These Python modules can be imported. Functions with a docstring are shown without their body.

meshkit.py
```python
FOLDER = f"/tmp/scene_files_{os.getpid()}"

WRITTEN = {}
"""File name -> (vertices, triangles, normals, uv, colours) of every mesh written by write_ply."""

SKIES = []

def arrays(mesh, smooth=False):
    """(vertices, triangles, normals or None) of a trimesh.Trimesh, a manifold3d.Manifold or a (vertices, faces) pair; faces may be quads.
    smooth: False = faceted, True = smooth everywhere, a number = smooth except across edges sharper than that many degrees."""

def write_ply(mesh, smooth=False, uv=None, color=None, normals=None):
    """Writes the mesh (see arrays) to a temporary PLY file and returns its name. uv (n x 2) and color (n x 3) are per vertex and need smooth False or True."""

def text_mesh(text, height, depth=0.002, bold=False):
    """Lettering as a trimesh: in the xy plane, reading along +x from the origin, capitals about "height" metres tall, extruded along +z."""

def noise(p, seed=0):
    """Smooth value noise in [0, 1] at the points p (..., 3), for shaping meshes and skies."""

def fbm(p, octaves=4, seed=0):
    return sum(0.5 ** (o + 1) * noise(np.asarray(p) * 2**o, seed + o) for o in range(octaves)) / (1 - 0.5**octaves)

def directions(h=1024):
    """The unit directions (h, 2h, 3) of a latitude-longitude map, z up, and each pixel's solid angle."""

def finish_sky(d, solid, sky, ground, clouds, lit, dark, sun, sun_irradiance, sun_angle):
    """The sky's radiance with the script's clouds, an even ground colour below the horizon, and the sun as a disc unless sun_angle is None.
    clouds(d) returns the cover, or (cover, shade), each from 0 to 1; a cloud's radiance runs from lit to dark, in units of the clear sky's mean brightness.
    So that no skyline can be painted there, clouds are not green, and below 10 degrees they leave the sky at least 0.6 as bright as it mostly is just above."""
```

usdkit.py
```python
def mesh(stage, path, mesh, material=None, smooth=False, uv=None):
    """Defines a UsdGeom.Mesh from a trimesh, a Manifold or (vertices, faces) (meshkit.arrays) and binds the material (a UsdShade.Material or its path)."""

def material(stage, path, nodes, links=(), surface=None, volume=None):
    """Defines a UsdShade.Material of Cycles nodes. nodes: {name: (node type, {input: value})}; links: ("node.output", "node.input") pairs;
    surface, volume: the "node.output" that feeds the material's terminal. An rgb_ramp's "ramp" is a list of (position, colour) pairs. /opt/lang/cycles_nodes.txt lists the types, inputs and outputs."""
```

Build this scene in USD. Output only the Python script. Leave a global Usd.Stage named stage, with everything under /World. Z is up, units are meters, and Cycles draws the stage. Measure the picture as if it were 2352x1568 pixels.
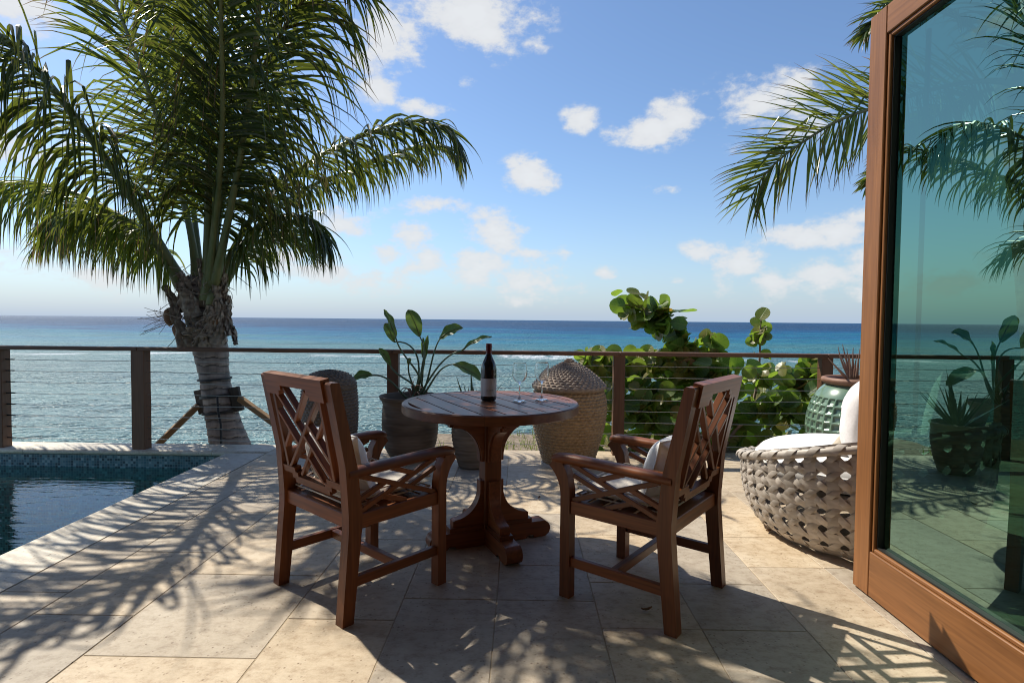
import math, random
import numpy as np, trimesh, manifold3d as m3
from shapely.geometry import Polygon
import usdkit, meshkit
from pxr import Usd, UsdGeom, UsdLux, UsdShade, Gf, Sdf, Vt

random.seed(7); rng = np.random.default_rng(7)
stage = Usd.Stage.CreateInMemory()
UsdGeom.SetStageUpAxis(stage, 'Z'); UsdGeom.SetStageMetersPerUnit(stage, 1.0)
UsdGeom.Xform.Define(stage, '/World'); UsdGeom.Scope.Define(stage, '/World/Looks')

# ------------------------------------------------------------------ camera
EYE = np.array([0, 0, 1.20]); FPX, PCX, PCY = 1307.0, 1176.0, 784.0
EXPOSURE = 0.30
_p, _y, _r = np.radians(-2.157), np.radians(0.83), np.radians(0.545)
FW = np.array([-np.sin(_y) * np.cos(_p), np.cos(_y) * np.cos(_p), np.sin(_p)])
_r0 = np.array([np.cos(_y), np.sin(_y), 0]); _u0 = np.cross(_r0, FW)
RT = np.cos(_r) * _r0 + np.sin(_r) * _u0; UP = -np.sin(_r) * _r0 + np.cos(_r) * _u0
cam = UsdGeom.Camera.Define(stage, '/World/camera')
cm = np.eye(4); cm[0, :3], cm[1, :3], cm[2, :3], cm[3, :3] = RT, UP, -FW, EYE
cam.AddTransformOp().Set(Gf.Matrix4d(cm.tolist()))
cam.CreateHorizontalApertureAttr(36.0); cam.CreateVerticalApertureAttr(36.0 * 682 / 1024)
cam.CreateFocalLengthAttr(36.0 * FPX / 2352); cam.CreateClippingRangeAttr(Gf.Vec2f(0.05, 60000))
cam.CreateExposureAttr(EXPOSURE)

# ------------------------------------------------------------------ sky and sun
SUN_AZ, SUN_EL = math.radians(-51.0), math.radians(49.5)
SUN = np.array([math.sin(SUN_AZ) * math.cos(SUN_EL), math.cos(SUN_AZ) * math.cos(SUN_EL), math.sin(SUN_EL)])
SKY_STRENGTH, SUN_INTENSITY = 0.1, 1.25
CLOUD = (6.7, 6.85, 7.0)
HAZE = (3.8, 4.75, 6.1)

def ang(x, y):                                   # a direction of the sky as (azimuth, elevation)
    d = FW + RT * (x - PCX) / FPX - UP * (y - PCY) / FPX; d /= np.linalg.norm(d)
    return math.atan2(d[0], d[1]), math.asin(d[2])

clouds = [  # centre x, y, half width, half height, strength
    (905, 72, 120, 58, 1.0), (1075, 30, 140, 55, 1.1), (1130, 75, 90, 45, .95), (1215, 100, 40, 18, .7), (870, 222, 60, 34, .95), (945, 242, 70, 22, .85),
    (1338, 268, 40, 28, .9), (1490, 302, 95, 30, 1.05), (1560, 280, 55, 45, 1.1), (1525, 240, 26, 14, .7), (1218, 402, 60, 36, 1.15),
    (970, 473, 85, 22, .95), (952, 533, 50, 24, .95), (780, 525, 90, 38, .9), (882, 580, 42, 28, .9), (1135, 545, 70, 50, 1.0), (1090, 590, 80, 34, 1.0),
    (985, 594, 62, 30, .9), (1212, 582, 58, 15, .8), (1300, 580, 40, 20, .85), (1212, 640, 95, 52, 1.05), (1095, 640, 60, 28, .9), (1275, 665, 60, 26, .8),
    (860, 645, 95, 30, .85), (745, 620, 100, 30, .9), (640, 590, 90, 40, .8), (1850, 548, 115, 24, .9), (1925, 535, 60, 30, 1.05), (1620, 567, 44, 26, .85),
    (1705, 605, 66, 30, 1.0), (1655, 652, 36, 34, .9), (1768, 652, 44, 40, .9), (1930, 640, 120, 42, 1.0), (1985, 610, 60, 40, .95), (1750, 250, 110, 60, .95),
    (1990, 495, 50, 24, .8), (20, 10, 90, 40, 1.0), (60, 600, 130, 36, .75), (230, 630, 140, 34, .8), (1388, 625, 26, 14, .8), (1550, 648, 26, 12, .75),
    (1065, 195, 24, 16, .55), (1525, 430, 70, 16, .4), (820, 130, 60, 40, .7), (2400, 420, 130, 60, .9), (2600, 200, 200, 80, .9),
    (-250, 300, 200, 70, .9), (-500, 560, 260, 60, .9), (-900, 420, 240, 90, .9), (-420, 80, 160, 60, .9), (400, -250, 200, 70, .8), (1500, -200, 180, 60, .8)]
N = {"tc": ("texture_coordinate", {}), "sep": ("separate_xyz", {}), "az": ("math", {"math_type": "arctan2"}), "el": ("math", {"math_type": "arcsine"}),
     "ae": ("combine_xyz", {}), "nz": ("noise_texture", {"scale": 11.0, "detail": 7.0, "roughness": .6}), "nzm": ("mapping", {"scale": (1, 1, 1.7)}),
     "nz2": ("noise_texture", {"scale": 34.0, "detail": 6.0, "roughness": .65}),
     "sky": ("sky_texture", {"sky_type": "single_scattering", "sun_disc": False, "sun_elevation": SUN_EL, "sun_rotation": SUN_AZ, "altitude": 5.0, "air_density": 1.0, "aerosol_density": 0.55, "ozone_density": 1.5})}
L = [("tc.generated", "sep.vector"), ("sep.x", "az.value1"), ("sep.y", "az.value2"), ("sep.z", "el.value1"), ("az.value", "ae.x"), ("el.value", "ae.y"),
     ("tc.generated", "nzm.vector"), ("nzm.vector", "nz.vector"), ("nzm.vector", "nz2.vector")]
prev = None
for i, (x, y, hw, hh, s) in enumerate(clouds):
    a, e = ang(x, y); k = math.cos(e)
    sx, sy = FPX / (hw * 1.45) * k, FPX / (hh * 1.6)
    N[f"m{i}"] = ("mapping", {"scale": (sx, sy, 0), "location": (-a * sx, -e * sy, 0)}); N[f"g{i}"] = ("gradient_texture", {"gradient_type": "spherical"})
    N[f"s{i}"] = ("math", {"math_type": "multiply", "value2": s})
    L += [("ae.vector", f"m{i}.vector"), (f"m{i}.vector", f"g{i}.vector"), (f"g{i}.fac", f"s{i}.value1")]
    if prev is None: prev = f"s{i}.value"
    else:
        N[f"x{i}"] = ("math", {"math_type": "maximum"}); L += [(prev, f"x{i}.value1"), (f"s{i}.value", f"x{i}.value2")]; prev = f"x{i}.value"
# field + (noise - .5): a cloud is where the sum is high
N |= {"n1": ("math", {"math_type": "multiply_add", "value2": 2.4, "value3": -1.24}), "n2": ("math", {"math_type": "multiply_add", "value2": 1.1, "value3": -.55}),
      "ad": ("math", {"math_type": "add"}), "ad2": ("math", {"math_type": "add"}), "gate": ("math", {"math_type": "multiply", "value2": 6.0, "use_clamp": True}),
      "cov": ("map_range", {"range_type": "smoothstep", "from_min": .19, "from_max": .82, "to_min": 0.0, "to_max": .95}), "covg": ("math", {"math_type": "multiply"}),
      "shade": ("map_range", {"from_min": .3, "from_max": 1.2, "to_min": 0.0, "to_max": 1.0, "clamp": True}),
      "cc": ("mix_color", {"a": tuple(c * .9 for c in CLOUD), "b": CLOUD, "use_clamp": False}), "mx": ("mix_color", {"use_clamp": False}), "tint": ("mix_color", {"blend_type": "multiply", "fac": 1.0, "b": (.95, 1.08, 1.22), "use_clamp": False}), "cf": ("math", {"math_type": "multiply_add", "value2": -.22, "value3": 1.0}), "covf": ("math", {"math_type": "multiply"}), "hz1": ("math", {"math_type": "multiply", "value2": -13.0}), "hz2": ("math", {"math_type": "exponent"}), "hz3": ("math", {"math_type": "multiply", "value2": .92, "use_clamp": True}), "hzm": ("mix_color", {"b": HAZE, "use_clamp": False}), "bg": ("background_shader", {"strength": SKY_STRENGTH})}
L += [("nz.fac", "n1.value1"), ("nz2.fac", "n2.value1"), (prev, "ad.value1"), ("n1.value", "ad.value2"), ("ad.value", "ad2.value1"), ("n2.value", "ad2.value2"),
      (prev, "gate.value1"), ("ad2.value", "cov.value"), ("cov.result", "covg.value1"), ("gate.value", "covg.value2"), ("hz2.value", "cf.value1"), ("cf.value", "covf.value1"), ("covg.value", "covf.value2"), ("covf.value", "mx.fac"), ("ad2.value", "shade.value"), ("shade.result", "cc.fac"),
      ("sky.color", "tint.a"), ("tint.result", "hzm.a"), ("hzm.result", "mx.a"), ("cc.result", "mx.b"), ("el.value", "hz1.value1"), ("hz1.value", "hz2.value1"), ("hz2.value", "hz3.value1"), ("hz3.value", "hzm.fac"), ("mx.result", "bg.color")]
skym = usdkit.material(stage, '/World/Looks/sky', N, L, surface="bg.background")
dome = UsdLux.DomeLight.Define(stage, '/World/sky'); UsdShade.MaterialBindingAPI.Apply(dome.GetPrim()).Bind(skym)
dome.GetPrim().SetCustomDataByKey('kind', 'structure')
sun = UsdLux.DistantLight.Define(stage, '/World/sun'); sun.CreateNormalizeAttr(True); sun.CreateIntensityAttr(SUN_INTENSITY); sun.CreateAngleAttr(0.53); sun.CreateColorAttr(Gf.Vec3f(1, .94, .81))
zx = np.cross([0, 0, 1.0], SUN); zx /= np.linalg.norm(zx); zy = np.cross(SUN, zx)
sm_ = np.eye(4); sm_[0, :3], sm_[1, :3], sm_[2, :3] = zx, zy, SUN
sun.AddTransformOp().Set(Gf.Matrix4d(sm_.tolist()))

# ------------------------------------------------------------------ helpers
used = {}
def numbered(parent, name):
    k = used.get((parent, name), 0); used[(parent, name)] = k + 1
    return f'{parent}/{name}' + (f'_{k:03d}' if k else '')
def path_of(p): return '/World' if p is None else str(p.GetPath())
def tag(o, label=None, cat=None, group=None, kind=None):
    for k, v in (('label', label), ('category', cat), ('group', group), ('kind', kind)):
        if v: o.SetCustomDataByKey(k, v)
    return o
def mat4(R=None, t=(0, 0, 0)):
    M = np.eye(4)
    if R is not None: M[:3, :3] = R
    M[:3, 3] = t; return M
def rot(axis, deg): return trimesh.transformations.rotation_matrix(math.radians(deg), axis)
def thing(name, label, cat, loc=(0, 0, 0), rz=0.0, group=None, M=None):
    x = UsdGeom.Xform.Define(stage, numbered('/World', name))
    if M is not None: x.AddTransformOp().Set(Gf.Matrix4d(np.asarray(M).T.tolist()))
    else: x.AddTranslateOp().Set(Gf.Vec3d(*map(float, loc))); x.AddRotateZOp().Set(float(rz))
    return tag(x.GetPrim(), label, cat, group)
def copy_of(root, label, loc, rz, group=None):
    was = root.GetCustomData()
    r = thing(root.GetName().rstrip('0123456789').rstrip('_'), label, was['category'], loc, rz, group or was.get('group'))
    r.GetReferences().AddInternalReference(root.GetPath()); r.SetInstanceable(True)
    return r
def obj(name, mesh, mat, parent=None, M=None, smooth=30, uv=None, label=None, kind=None, grain=None):
    """One Mesh prim. M moves the mesh after its own coordinates are kept as the primvar 'grain' (x runs along the wood)."""
    v, f, n = meshkit.arrays(mesh, smooth)
    g = (v if grain is None else v @ grain) + rng.uniform(-5, 5, 3)
    if M is not None:
        v = v @ M[:3, :3].T + M[:3, 3]
        if n is not None: n = n @ M[:3, :3].T
    p = numbered(path_of(parent), name)
    m = UsdGeom.Mesh.Define(stage, p)
    m.CreatePointsAttr(Vt.Vec3fArray.FromNumpy(v.astype(np.float32))); m.CreateFaceVertexCountsAttr(Vt.IntArray.FromNumpy(np.full(len(f), 3, np.int32)))
    m.CreateFaceVertexIndicesAttr(Vt.IntArray.FromNumpy(f.astype(np.int32).ravel())); m.CreateSubdivisionSchemeAttr('none')
    if n is not None: m.CreateNormalsAttr(Vt.Vec3fArray.FromNumpy(n.astype(np.float32))); m.SetNormalsInterpolation('vertex')
    api = UsdGeom.PrimvarsAPI(m)
    api.CreatePrimvar('grain', Sdf.ValueTypeNames.Float3Array, 'vertex').Set(Vt.Vec3fArray.FromNumpy(g.astype(np.float32)))
    if uv is not None: api.CreatePrimvar('st', Sdf.ValueTypeNames.TexCoord2fArray, 'vertex').Set(Vt.Vec2fArray.FromNumpy(np.asarray(uv, np.float32)))
    UsdShade.MaterialBindingAPI.Apply(m.GetPrim()).Bind(mat)
    return tag(m.GetPrim(), label=label, kind=kind)
def at(x, y, Y):                                  # the point at distance Y (world y) on the line of sight of a place in the photograph
    d = FW + RT * (x - PCX) / FPX - UP * (y - PCY) / FPX
    return EYE + d * Y / d[1]
def atz(x, y, z=0.0):
    d = FW + RT * (x - PCX) / FPX - UP * (y - PCY) / FPX
    return EYE + d * (z - EYE[2]) / d[2]
def box(sx, sy, sz, c=(0, 0, 0), ch=0.0):
    """Box with chamfered edges (hull of shrunken boxes)."""
    if ch <= 0:
        b = trimesh.creation.box((sx, sy, sz))
    else:
        h = np.array([sx, sy, sz]) / 2; pts = []
        for k in range(3):
            e = h - ch; e[k] = h[k]
            pts += [e * s for s in np.array(np.meshgrid([-1, 1], [-1, 1], [-1, 1])).T.reshape(-1, 3)]
        b = trimesh.convex.convex_hull(np.array(pts))
    b.apply_translation(c); return b
def prism(poly, depth, holes=None):               # polygon in xy, extruded along z, centred in z
    m = trimesh.creation.extrude_polygon(Polygon(poly, holes) if not isinstance(poly, Polygon) else poly, depth, engine='earcut'); m.apply_translation((0, 0, -depth / 2)); return m
def frame_from(a, b, up=(0, 0, 1)):
    """Matrix whose x axis runs from a to b, centred between them."""
    a, b = np.asarray(a, float), np.asarray(b, float); x = b - a; ln = np.linalg.norm(x); x /= ln
    y = np.cross(up, x)
    if np.linalg.norm(y) < 1e-6: y = np.cross([0, 1, 0], x)
    y /= np.linalg.norm(y); z = np.cross(x, y)
    return mat4(np.stack([x, y, z], 1), (a + b) / 2), ln
def bar(name, a, b, w, h, mat, parent, up=(0, 0, 1), ch=.003, **k):
    M, ln = frame_from(a, b, up)
    return obj(name, box(ln, w, h, ch=ch), mat, parent, M=M, smooth=False, **k)
def tube(pts, r, sides=8, cap=True):
    p = np.asarray(pts, float); r = np.broadcast_to(r, (len(p),))
    t = np.gradient(p, axis=0); t /= np.linalg.norm(t, axis=1, keepdims=True) + 1e-12
    ref = np.array([0, 0, 1.0]) if abs(t[:, 2]).mean() < .8 else np.array([0, 1.0, 0])
    a = np.cross(t, ref); a /= np.linalg.norm(a, axis=1, keepdims=True) + 1e-12; b = np.cross(t, a)
    th = np.arange(sides) * 2 * np.pi / sides
    v = p[:, None] + r[:, None, None] * (np.cos(th)[None, :, None] * a[:, None] + np.sin(th)[None, :, None] * b[:, None]); v = v.reshape(-1, 3)
    i, j = np.meshgrid(np.arange(len(p) - 1), np.arange(sides), indexing='ij'); j2 = (j + 1) % sides
    q = np.stack([i * sides + j, i * sides + j2, (i + 1) * sides + j2, (i + 1) * sides + j], -1).reshape(-1, 4)
    f = np.vstack([q[:, [0, 1, 2]], q[:, [0, 2, 3]]])
    if cap:
        v = np.vstack([v, p[0], p[-1]]); c0, c1 = len(v) - 2, len(v) - 1; k = np.arange(sides); e = (len(p) - 1) * sides
        f = np.vstack([f, np.stack([np.full(sides, c0), (k + 1) % sides, k], 1), np.stack([np.full(sides, c1), e + k, e + (k + 1) % sides], 1)])
    return trimesh.Trimesh(v, f[:, ::-1], process=False)
def spline(pts, n):
    from scipy.interpolate import CubicSpline
    p = np.asarray(pts, float); d = np.r_[0, np.cumsum(np.linalg.norm(np.diff(p, axis=0), axis=1))]
    return CubicSpline(d, p)(np.linspace(0, d[-1], n))
def grid_mesh(P, wrap_u=False):                   # P (n, m, 3)
    n, m = P.shape[:2]
    i, j = np.meshgrid(np.arange(n if wrap_u else n - 1), np.arange(m - 1), indexing='ij'); i2 = (i + 1) % n
    q = np.stack([i * m + j, i2 * m + j, i2 * m + j + 1, i * m + j + 1], -1).reshape(-1, 4)
    return trimesh.Trimesh(P.reshape(-1, 3), np.vstack([q[:, [0, 1, 2]], q[:, [0, 2, 3]]]), process=False)
def lathe(profile, sides=64, disp=None):
    """profile: (r, z) from bottom to top."""
    pr = np.asarray(profile, float); th = np.arange(sides) * 2 * np.pi / sides
    R = np.repeat(pr[None, :, 0], sides, 0); Z = np.repeat(pr[None, :, 1], sides, 0); T = np.repeat(th[:, None], len(pr), 1)
    if disp is not None: R = R + disp(T, Z, R)
    return grid_mesh(np.stack([R * np.cos(T), R * np.sin(T), Z], -1), True)
def resample(profile, n): return spline(profile, n) if len(profile) > 3 else np.asarray(profile)
cat = trimesh.util.concatenate

# ------------------------------------------------------------------ materials
def M_(name, nodes, links, surface="p.BSDF", **k): return usdkit.material(stage, f'/World/Looks/{name}', nodes, links, surface=surface, **k)
def wood(name, dark, light, rough=.38, coat=.25, scale=1.0):
    return M_(name, {"a": ("attribute", {"attribute": "grain"}), "mp": ("mapping", {"scale": (3.0 * scale, 60 * scale, 60 * scale)}), "n": ("noise_texture", {"scale": 1.0, "detail": 6.0, "roughness": .62, "distortion": .6}),
        "mp2": ("mapping", {"scale": (1.2, 7, 7)}), "n2": ("noise_texture", {"scale": 1.0, "detail": 3.0}), "mxn": ("mix_float", {"fac": .4}),
        "r": ("rgb_ramp", {"ramp": [(.25, dark), (.72, light)]}), "oi": ("object_info", {}), "hv": ("hsv", {}), "mr": ("map_range", {"to_min": .72, "to_max": 1.22}),
        "b": ("bump", {"strength": .12, "distance": .002}), "rr": ("map_range", {"to_min": rough - .07, "to_max": rough + .12}), "p": ("principled_bsdf", {"coat_weight": coat, "coat_roughness": .22, "specular_ior_level": .34})},
        [("a.vector", "mp.vector"), ("mp.vector", "n.vector"), ("a.vector", "mp2.vector"), ("mp2.vector", "n2.vector"), ("n.fac", "mxn.a"), ("n2.fac", "mxn.b"), ("mxn.result", "r.fac"),
         ("oi.random", "mr.value"), ("mr.result", "hv.value"), ("r.color", "hv.color"), ("hv.color", "p.base_color"), ("n.fac", "b.height"), ("b.normal", "p.normal"), ("n2.fac", "rr.value"), ("rr.result", "p.roughness")])
TEAK = wood('stained_teak', (.070, .020, .006), (.29, .090, .025), .40, .14)
RAILWOOD = wood('railing_wood', (.075, .034, .018), (.18, .082, .042), rough=.5, coat=.05)
DOORWOOD = wood('door_wood', (.13, .050, .015), (.33, .138, .046), rough=.45, coat=.06)
RAWPINE = wood('brace_timber', (.22, .12, .05), (.40, .24, .11), rough=.7, coat=0)
GREYWOOD = wood('collar_timber', (.05, .04, .032), (.12, .10, .08), rough=.8, coat=0)
SOFFIT = wood('soffit_wood', (.15, .07, .035), (.26, .13, .07), rough=.6, coat=0)
def plain(name, col, rough=.5, metal=0.0, **k): return M_(name, {"p": ("principled_bsdf", {"base_color": col, "roughness": rough, "metallic": metal, **k})}, [])
STEEL = plain('cable_steel', (.42, .41, .39), .4, 1.0); BLACK = plain('black_gasket', (.012, .012, .012), .6); STRAP = plain('black_strap', (.015, .015, .016), .55)
def stone(name, a, b, c, rough=.62):
    return M_(name, {"g": ("geometry", {}), "n": ("noise_texture", {"scale": 2.2, "detail": 6.0, "roughness": .6}), "mp": ("mapping", {"scale": (4.0, 5.5, 5.0)}), "n2": ("noise_texture", {"scale": 4.0, "detail": 9.0, "roughness": .78}),
        "pit": ("voronoi_texture", {"scale": 42.0, "randomness": 1.0}), "pm": ("map_range", {"from_min": .05, "from_max": .22, "to_min": 0.0, "to_max": 1.0, "clamp": True}),
        "pn": ("noise_texture", {"scale": 7.0, "detail": 3.0}), "pg": ("map_range", {"from_min": .44, "from_max": .60, "to_min": 1.0, "to_max": 0.0, "clamp": True}), "pp": ("math", {"math_type": "maximum", "use_clamp": True}),
        "r": ("rgb_ramp", {"ramp": [(.3, a), (.5, b), (.68, c)]}), "r2": ("rgb_ramp", {"ramp": [(.36, (.60, .52, .45)), (.50, (.93, .91, .88)), (.62, (1.06, 1.06, 1.06))]}), "mu": ("mix_color", {"blend_type": "multiply", "fac": .8, "use_clamp": False}),
        "mu2": ("mix_color", {"blend_type": "multiply", "fac": 1.0}), "pc": ("rgb_ramp", {"ramp": [(0.0, (.42, .34, .28)), (1.0, (1, 1, 1))]}),
        "oi": ("object_info", {}), "hv": ("hsv", {}), "mr": ("map_range", {"to_min": .80, "to_max": 1.12}), "hs": ("map_range", {"to_min": .8, "to_max": 1.15}),
        "ad": ("math", {"math_type": "add"}), "b": ("bump", {"strength": .35, "distance": .004}), "p": ("principled_bsdf", {"roughness": rough})},
        [("g.position", "n.vector"), ("g.position", "mp.vector"), ("mp.vector", "n2.vector"), ("g.position", "pit.vector"), ("g.position", "pn.vector"), ("pit.distance", "pm.value"), ("pn.fac", "pg.value"), ("pm.result", "pp.value1"), ("pg.result", "pp.value2"),
         ("n.fac", "r.fac"), ("n2.fac", "r2.fac"), ("r.color", "mu.a"), ("r2.color", "mu.b"), ("pp.value", "pc.fac"), ("mu.result", "mu2.a"), ("pc.color", "mu2.b"), ("mu2.result", "hv.color"),
         ("oi.random", "mr.value"), ("mr.result", "hv.value"), ("oi.random", "hs.value"), ("hs.result", "hv.saturation"), ("hv.color", "p.base_color"), ("pp.value", "ad.value1"), ("n2.fac", "ad.value2"), ("ad.value", "b.height"), ("b.normal", "p.normal")])
PAVER = stone('limestone_paver', (.41, .33, .24), (.50, .41, .305), (.56, .48, .375))
COPING = stone('pale_coping_stone', (.52, .46, .375), (.58, .525, .44), (.62, .575, .50), .58)
GROUT = plain('sandy_grout', (.36, .285, .20), .9)
def leafmat(name, ramp, trans, tipcol, rough=.38, tfac=.35, tip=(.82, .97)):
    """ramp: colours over the leaf's random number (st.y); the tip (st.x near 1) turns dry."""
    return M_(name, {"u": ("texture_coordinate", {}), "s": ("separate_xyz", {}), "r": ("rgb_ramp", {"ramp": ramp}), "n": ("noise_texture", {"scale": 18.0, "detail": 3.0}), "gp": ("geometry", {}),
        "tm": ("map_range", {"from_min": tip[0], "from_max": tip[1], "clamp": True}), "nm": ("math", {"math_type": "multiply_add", "value2": .5, "value3": -.25}), "ta": ("math", {"math_type": "add"}),
        "mx": ("mix_color", {"b": tipcol}), "tr": ("mix_color", {"a": trans, "b": tuple(c * 1.3 for c in tipcol)}), "p": ("principled_bsdf", {"roughness": rough, "specular_ior_level": .5}), "t": ("translucent_bsdf", {}), "m": ("mix_closure", {"fac": tfac}),
        "hv": ("hsv", {}), "mr": ("map_range", {"from_min": .3, "from_max": .7, "to_min": .65, "to_max": 1.35})},
        [("u.UV", "s.vector"), ("s.y", "r.fac"), ("gp.position", "n.vector"), ("n.fac", "nm.value1"), ("s.x", "ta.value1"), ("nm.value", "ta.value2"), ("ta.value", "tm.value"), ("tm.result", "mx.fac"), ("r.color", "hv.color"),
         ("n.fac", "mr.value"), ("mr.result", "hv.value"), ("hv.color", "mx.a"), ("mx.result", "p.base_color"), ("tm.result", "tr.fac"), ("tr.result", "t.color"), ("p.BSDF", "m.closure1"), ("t.BSDF", "m.closure2")], surface="m.closure")
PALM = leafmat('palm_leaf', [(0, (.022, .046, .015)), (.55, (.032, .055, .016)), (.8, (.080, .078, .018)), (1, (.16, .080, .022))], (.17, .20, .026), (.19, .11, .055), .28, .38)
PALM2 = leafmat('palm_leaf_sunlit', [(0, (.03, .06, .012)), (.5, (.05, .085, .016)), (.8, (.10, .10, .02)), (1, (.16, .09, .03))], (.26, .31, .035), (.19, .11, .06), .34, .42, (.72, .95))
def grapemat(name, ramp, trans, vein, spot):
    return M_(name, {"u": ("texture_coordinate", {}), "s": ("separate_xyz", {}), "g": ("geometry", {}), "oi": ("object_info", {}), "rs": ("math", {"math_type": "add"}), "rf": ("math", {"math_type": "fraction"}), "r": ("rgb_ramp", {"ramp": ramp}),
        "av": ("math", {"math_type": "absolute"}), "mid": ("map_range", {"from_min": .03, "from_max": .075, "to_min": 1.0, "to_max": 0.0, "clamp": True}), "sv": ("math", {"math_type": "multiply_add", "value2": -.75}), "sp": ("math", {"math_type": "pingpong", "value2": .17}), "svr": ("map_range", {"from_min": .012, "from_max": .035, "to_min": .75, "to_max": 0.0, "clamp": True}), "vm": ("math", {"math_type": "maximum"}),
        "vx": ("mix_color", {"b": vein}), "n": ("noise_texture", {"scale": 26.0, "detail": 4.0}), "ns": ("map_range", {"from_min": .67, "from_max": .73, "clamp": True}), "sx": ("mix_color", {"b": spot}), "n2": ("noise_texture", {"scale": 9.0, "detail": 3.0}), "mr": ("map_range", {"from_min": .3, "from_max": .7, "to_min": .7, "to_max": 1.3}), "hv": ("hsv", {}),
        "tx": ("mix_color", {"a": trans, "b": spot}), "b": ("bump", {"strength": .35, "distance": .006, "invert": True}), "p": ("principled_bsdf", {"roughness": .36}), "t": ("translucent_bsdf", {}), "m": ("mix_closure", {"fac": .38})},
        [("u.UV", "s.vector"), ("g.random_per_island", "rs.value1"), ("oi.random", "rs.value2"), ("rs.value", "rf.value1"), ("rf.value", "r.fac"), ("s.y", "av.value1"), ("av.value", "mid.value"), ("av.value", "sv.value1"), ("s.x", "sv.value3"), ("sv.value", "sp.value1"), ("sp.value", "svr.value"), ("mid.result", "vm.value1"), ("svr.result", "vm.value2"),
         ("g.position", "n.vector"), ("g.position", "n2.vector"), ("n2.fac", "mr.value"), ("mr.result", "hv.value"), ("r.color", "hv.color"), ("hv.color", "vx.a"), ("vm.value", "vx.fac"), ("vx.result", "sx.a"), ("n.fac", "ns.value"), ("ns.result", "sx.fac"), ("sx.result", "p.base_color"), ("ns.result", "tx.fac"), ("tx.result", "t.color"), ("vm.value", "b.height"), ("b.normal", "p.normal"), ("p.BSDF", "m.closure1"), ("t.BSDF", "m.closure2")], surface="m.closure")
GRAPE = grapemat('sea_grape_leaf', [(0, (.018, .052, .018)), (.4, (.036, .088, .022)), (.75, (.075, .140, .026)), (.95, (.13, .175, .035)), (1, (.19, .14, .04))], (.33, .52, .05), (.17, .20, .07), (.20, .09, .035))
GRAPEOLD = grapemat('old_sea_grape_leaf', [(0, (.22, .16, .04)), (.5, (.26, .11, .04)), (1, (.30, .22, .14))], (.45, .28, .05), (.32, .2, .1), (.12, .05, .02))
BIRD = leafmat('bird_of_paradise_leaf', [(0, (.050, .10, .040)), (1, (.095, .15, .055))], (.22, .34, .06), (.20, .09, .04), .4, .22, (.93, 1.03))
ALOE = plain('aloe_green', (.075, .12, .06), .42); DRYALOE = plain('dry_aloe_brown', (.24, .145, .105), .6)
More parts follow.
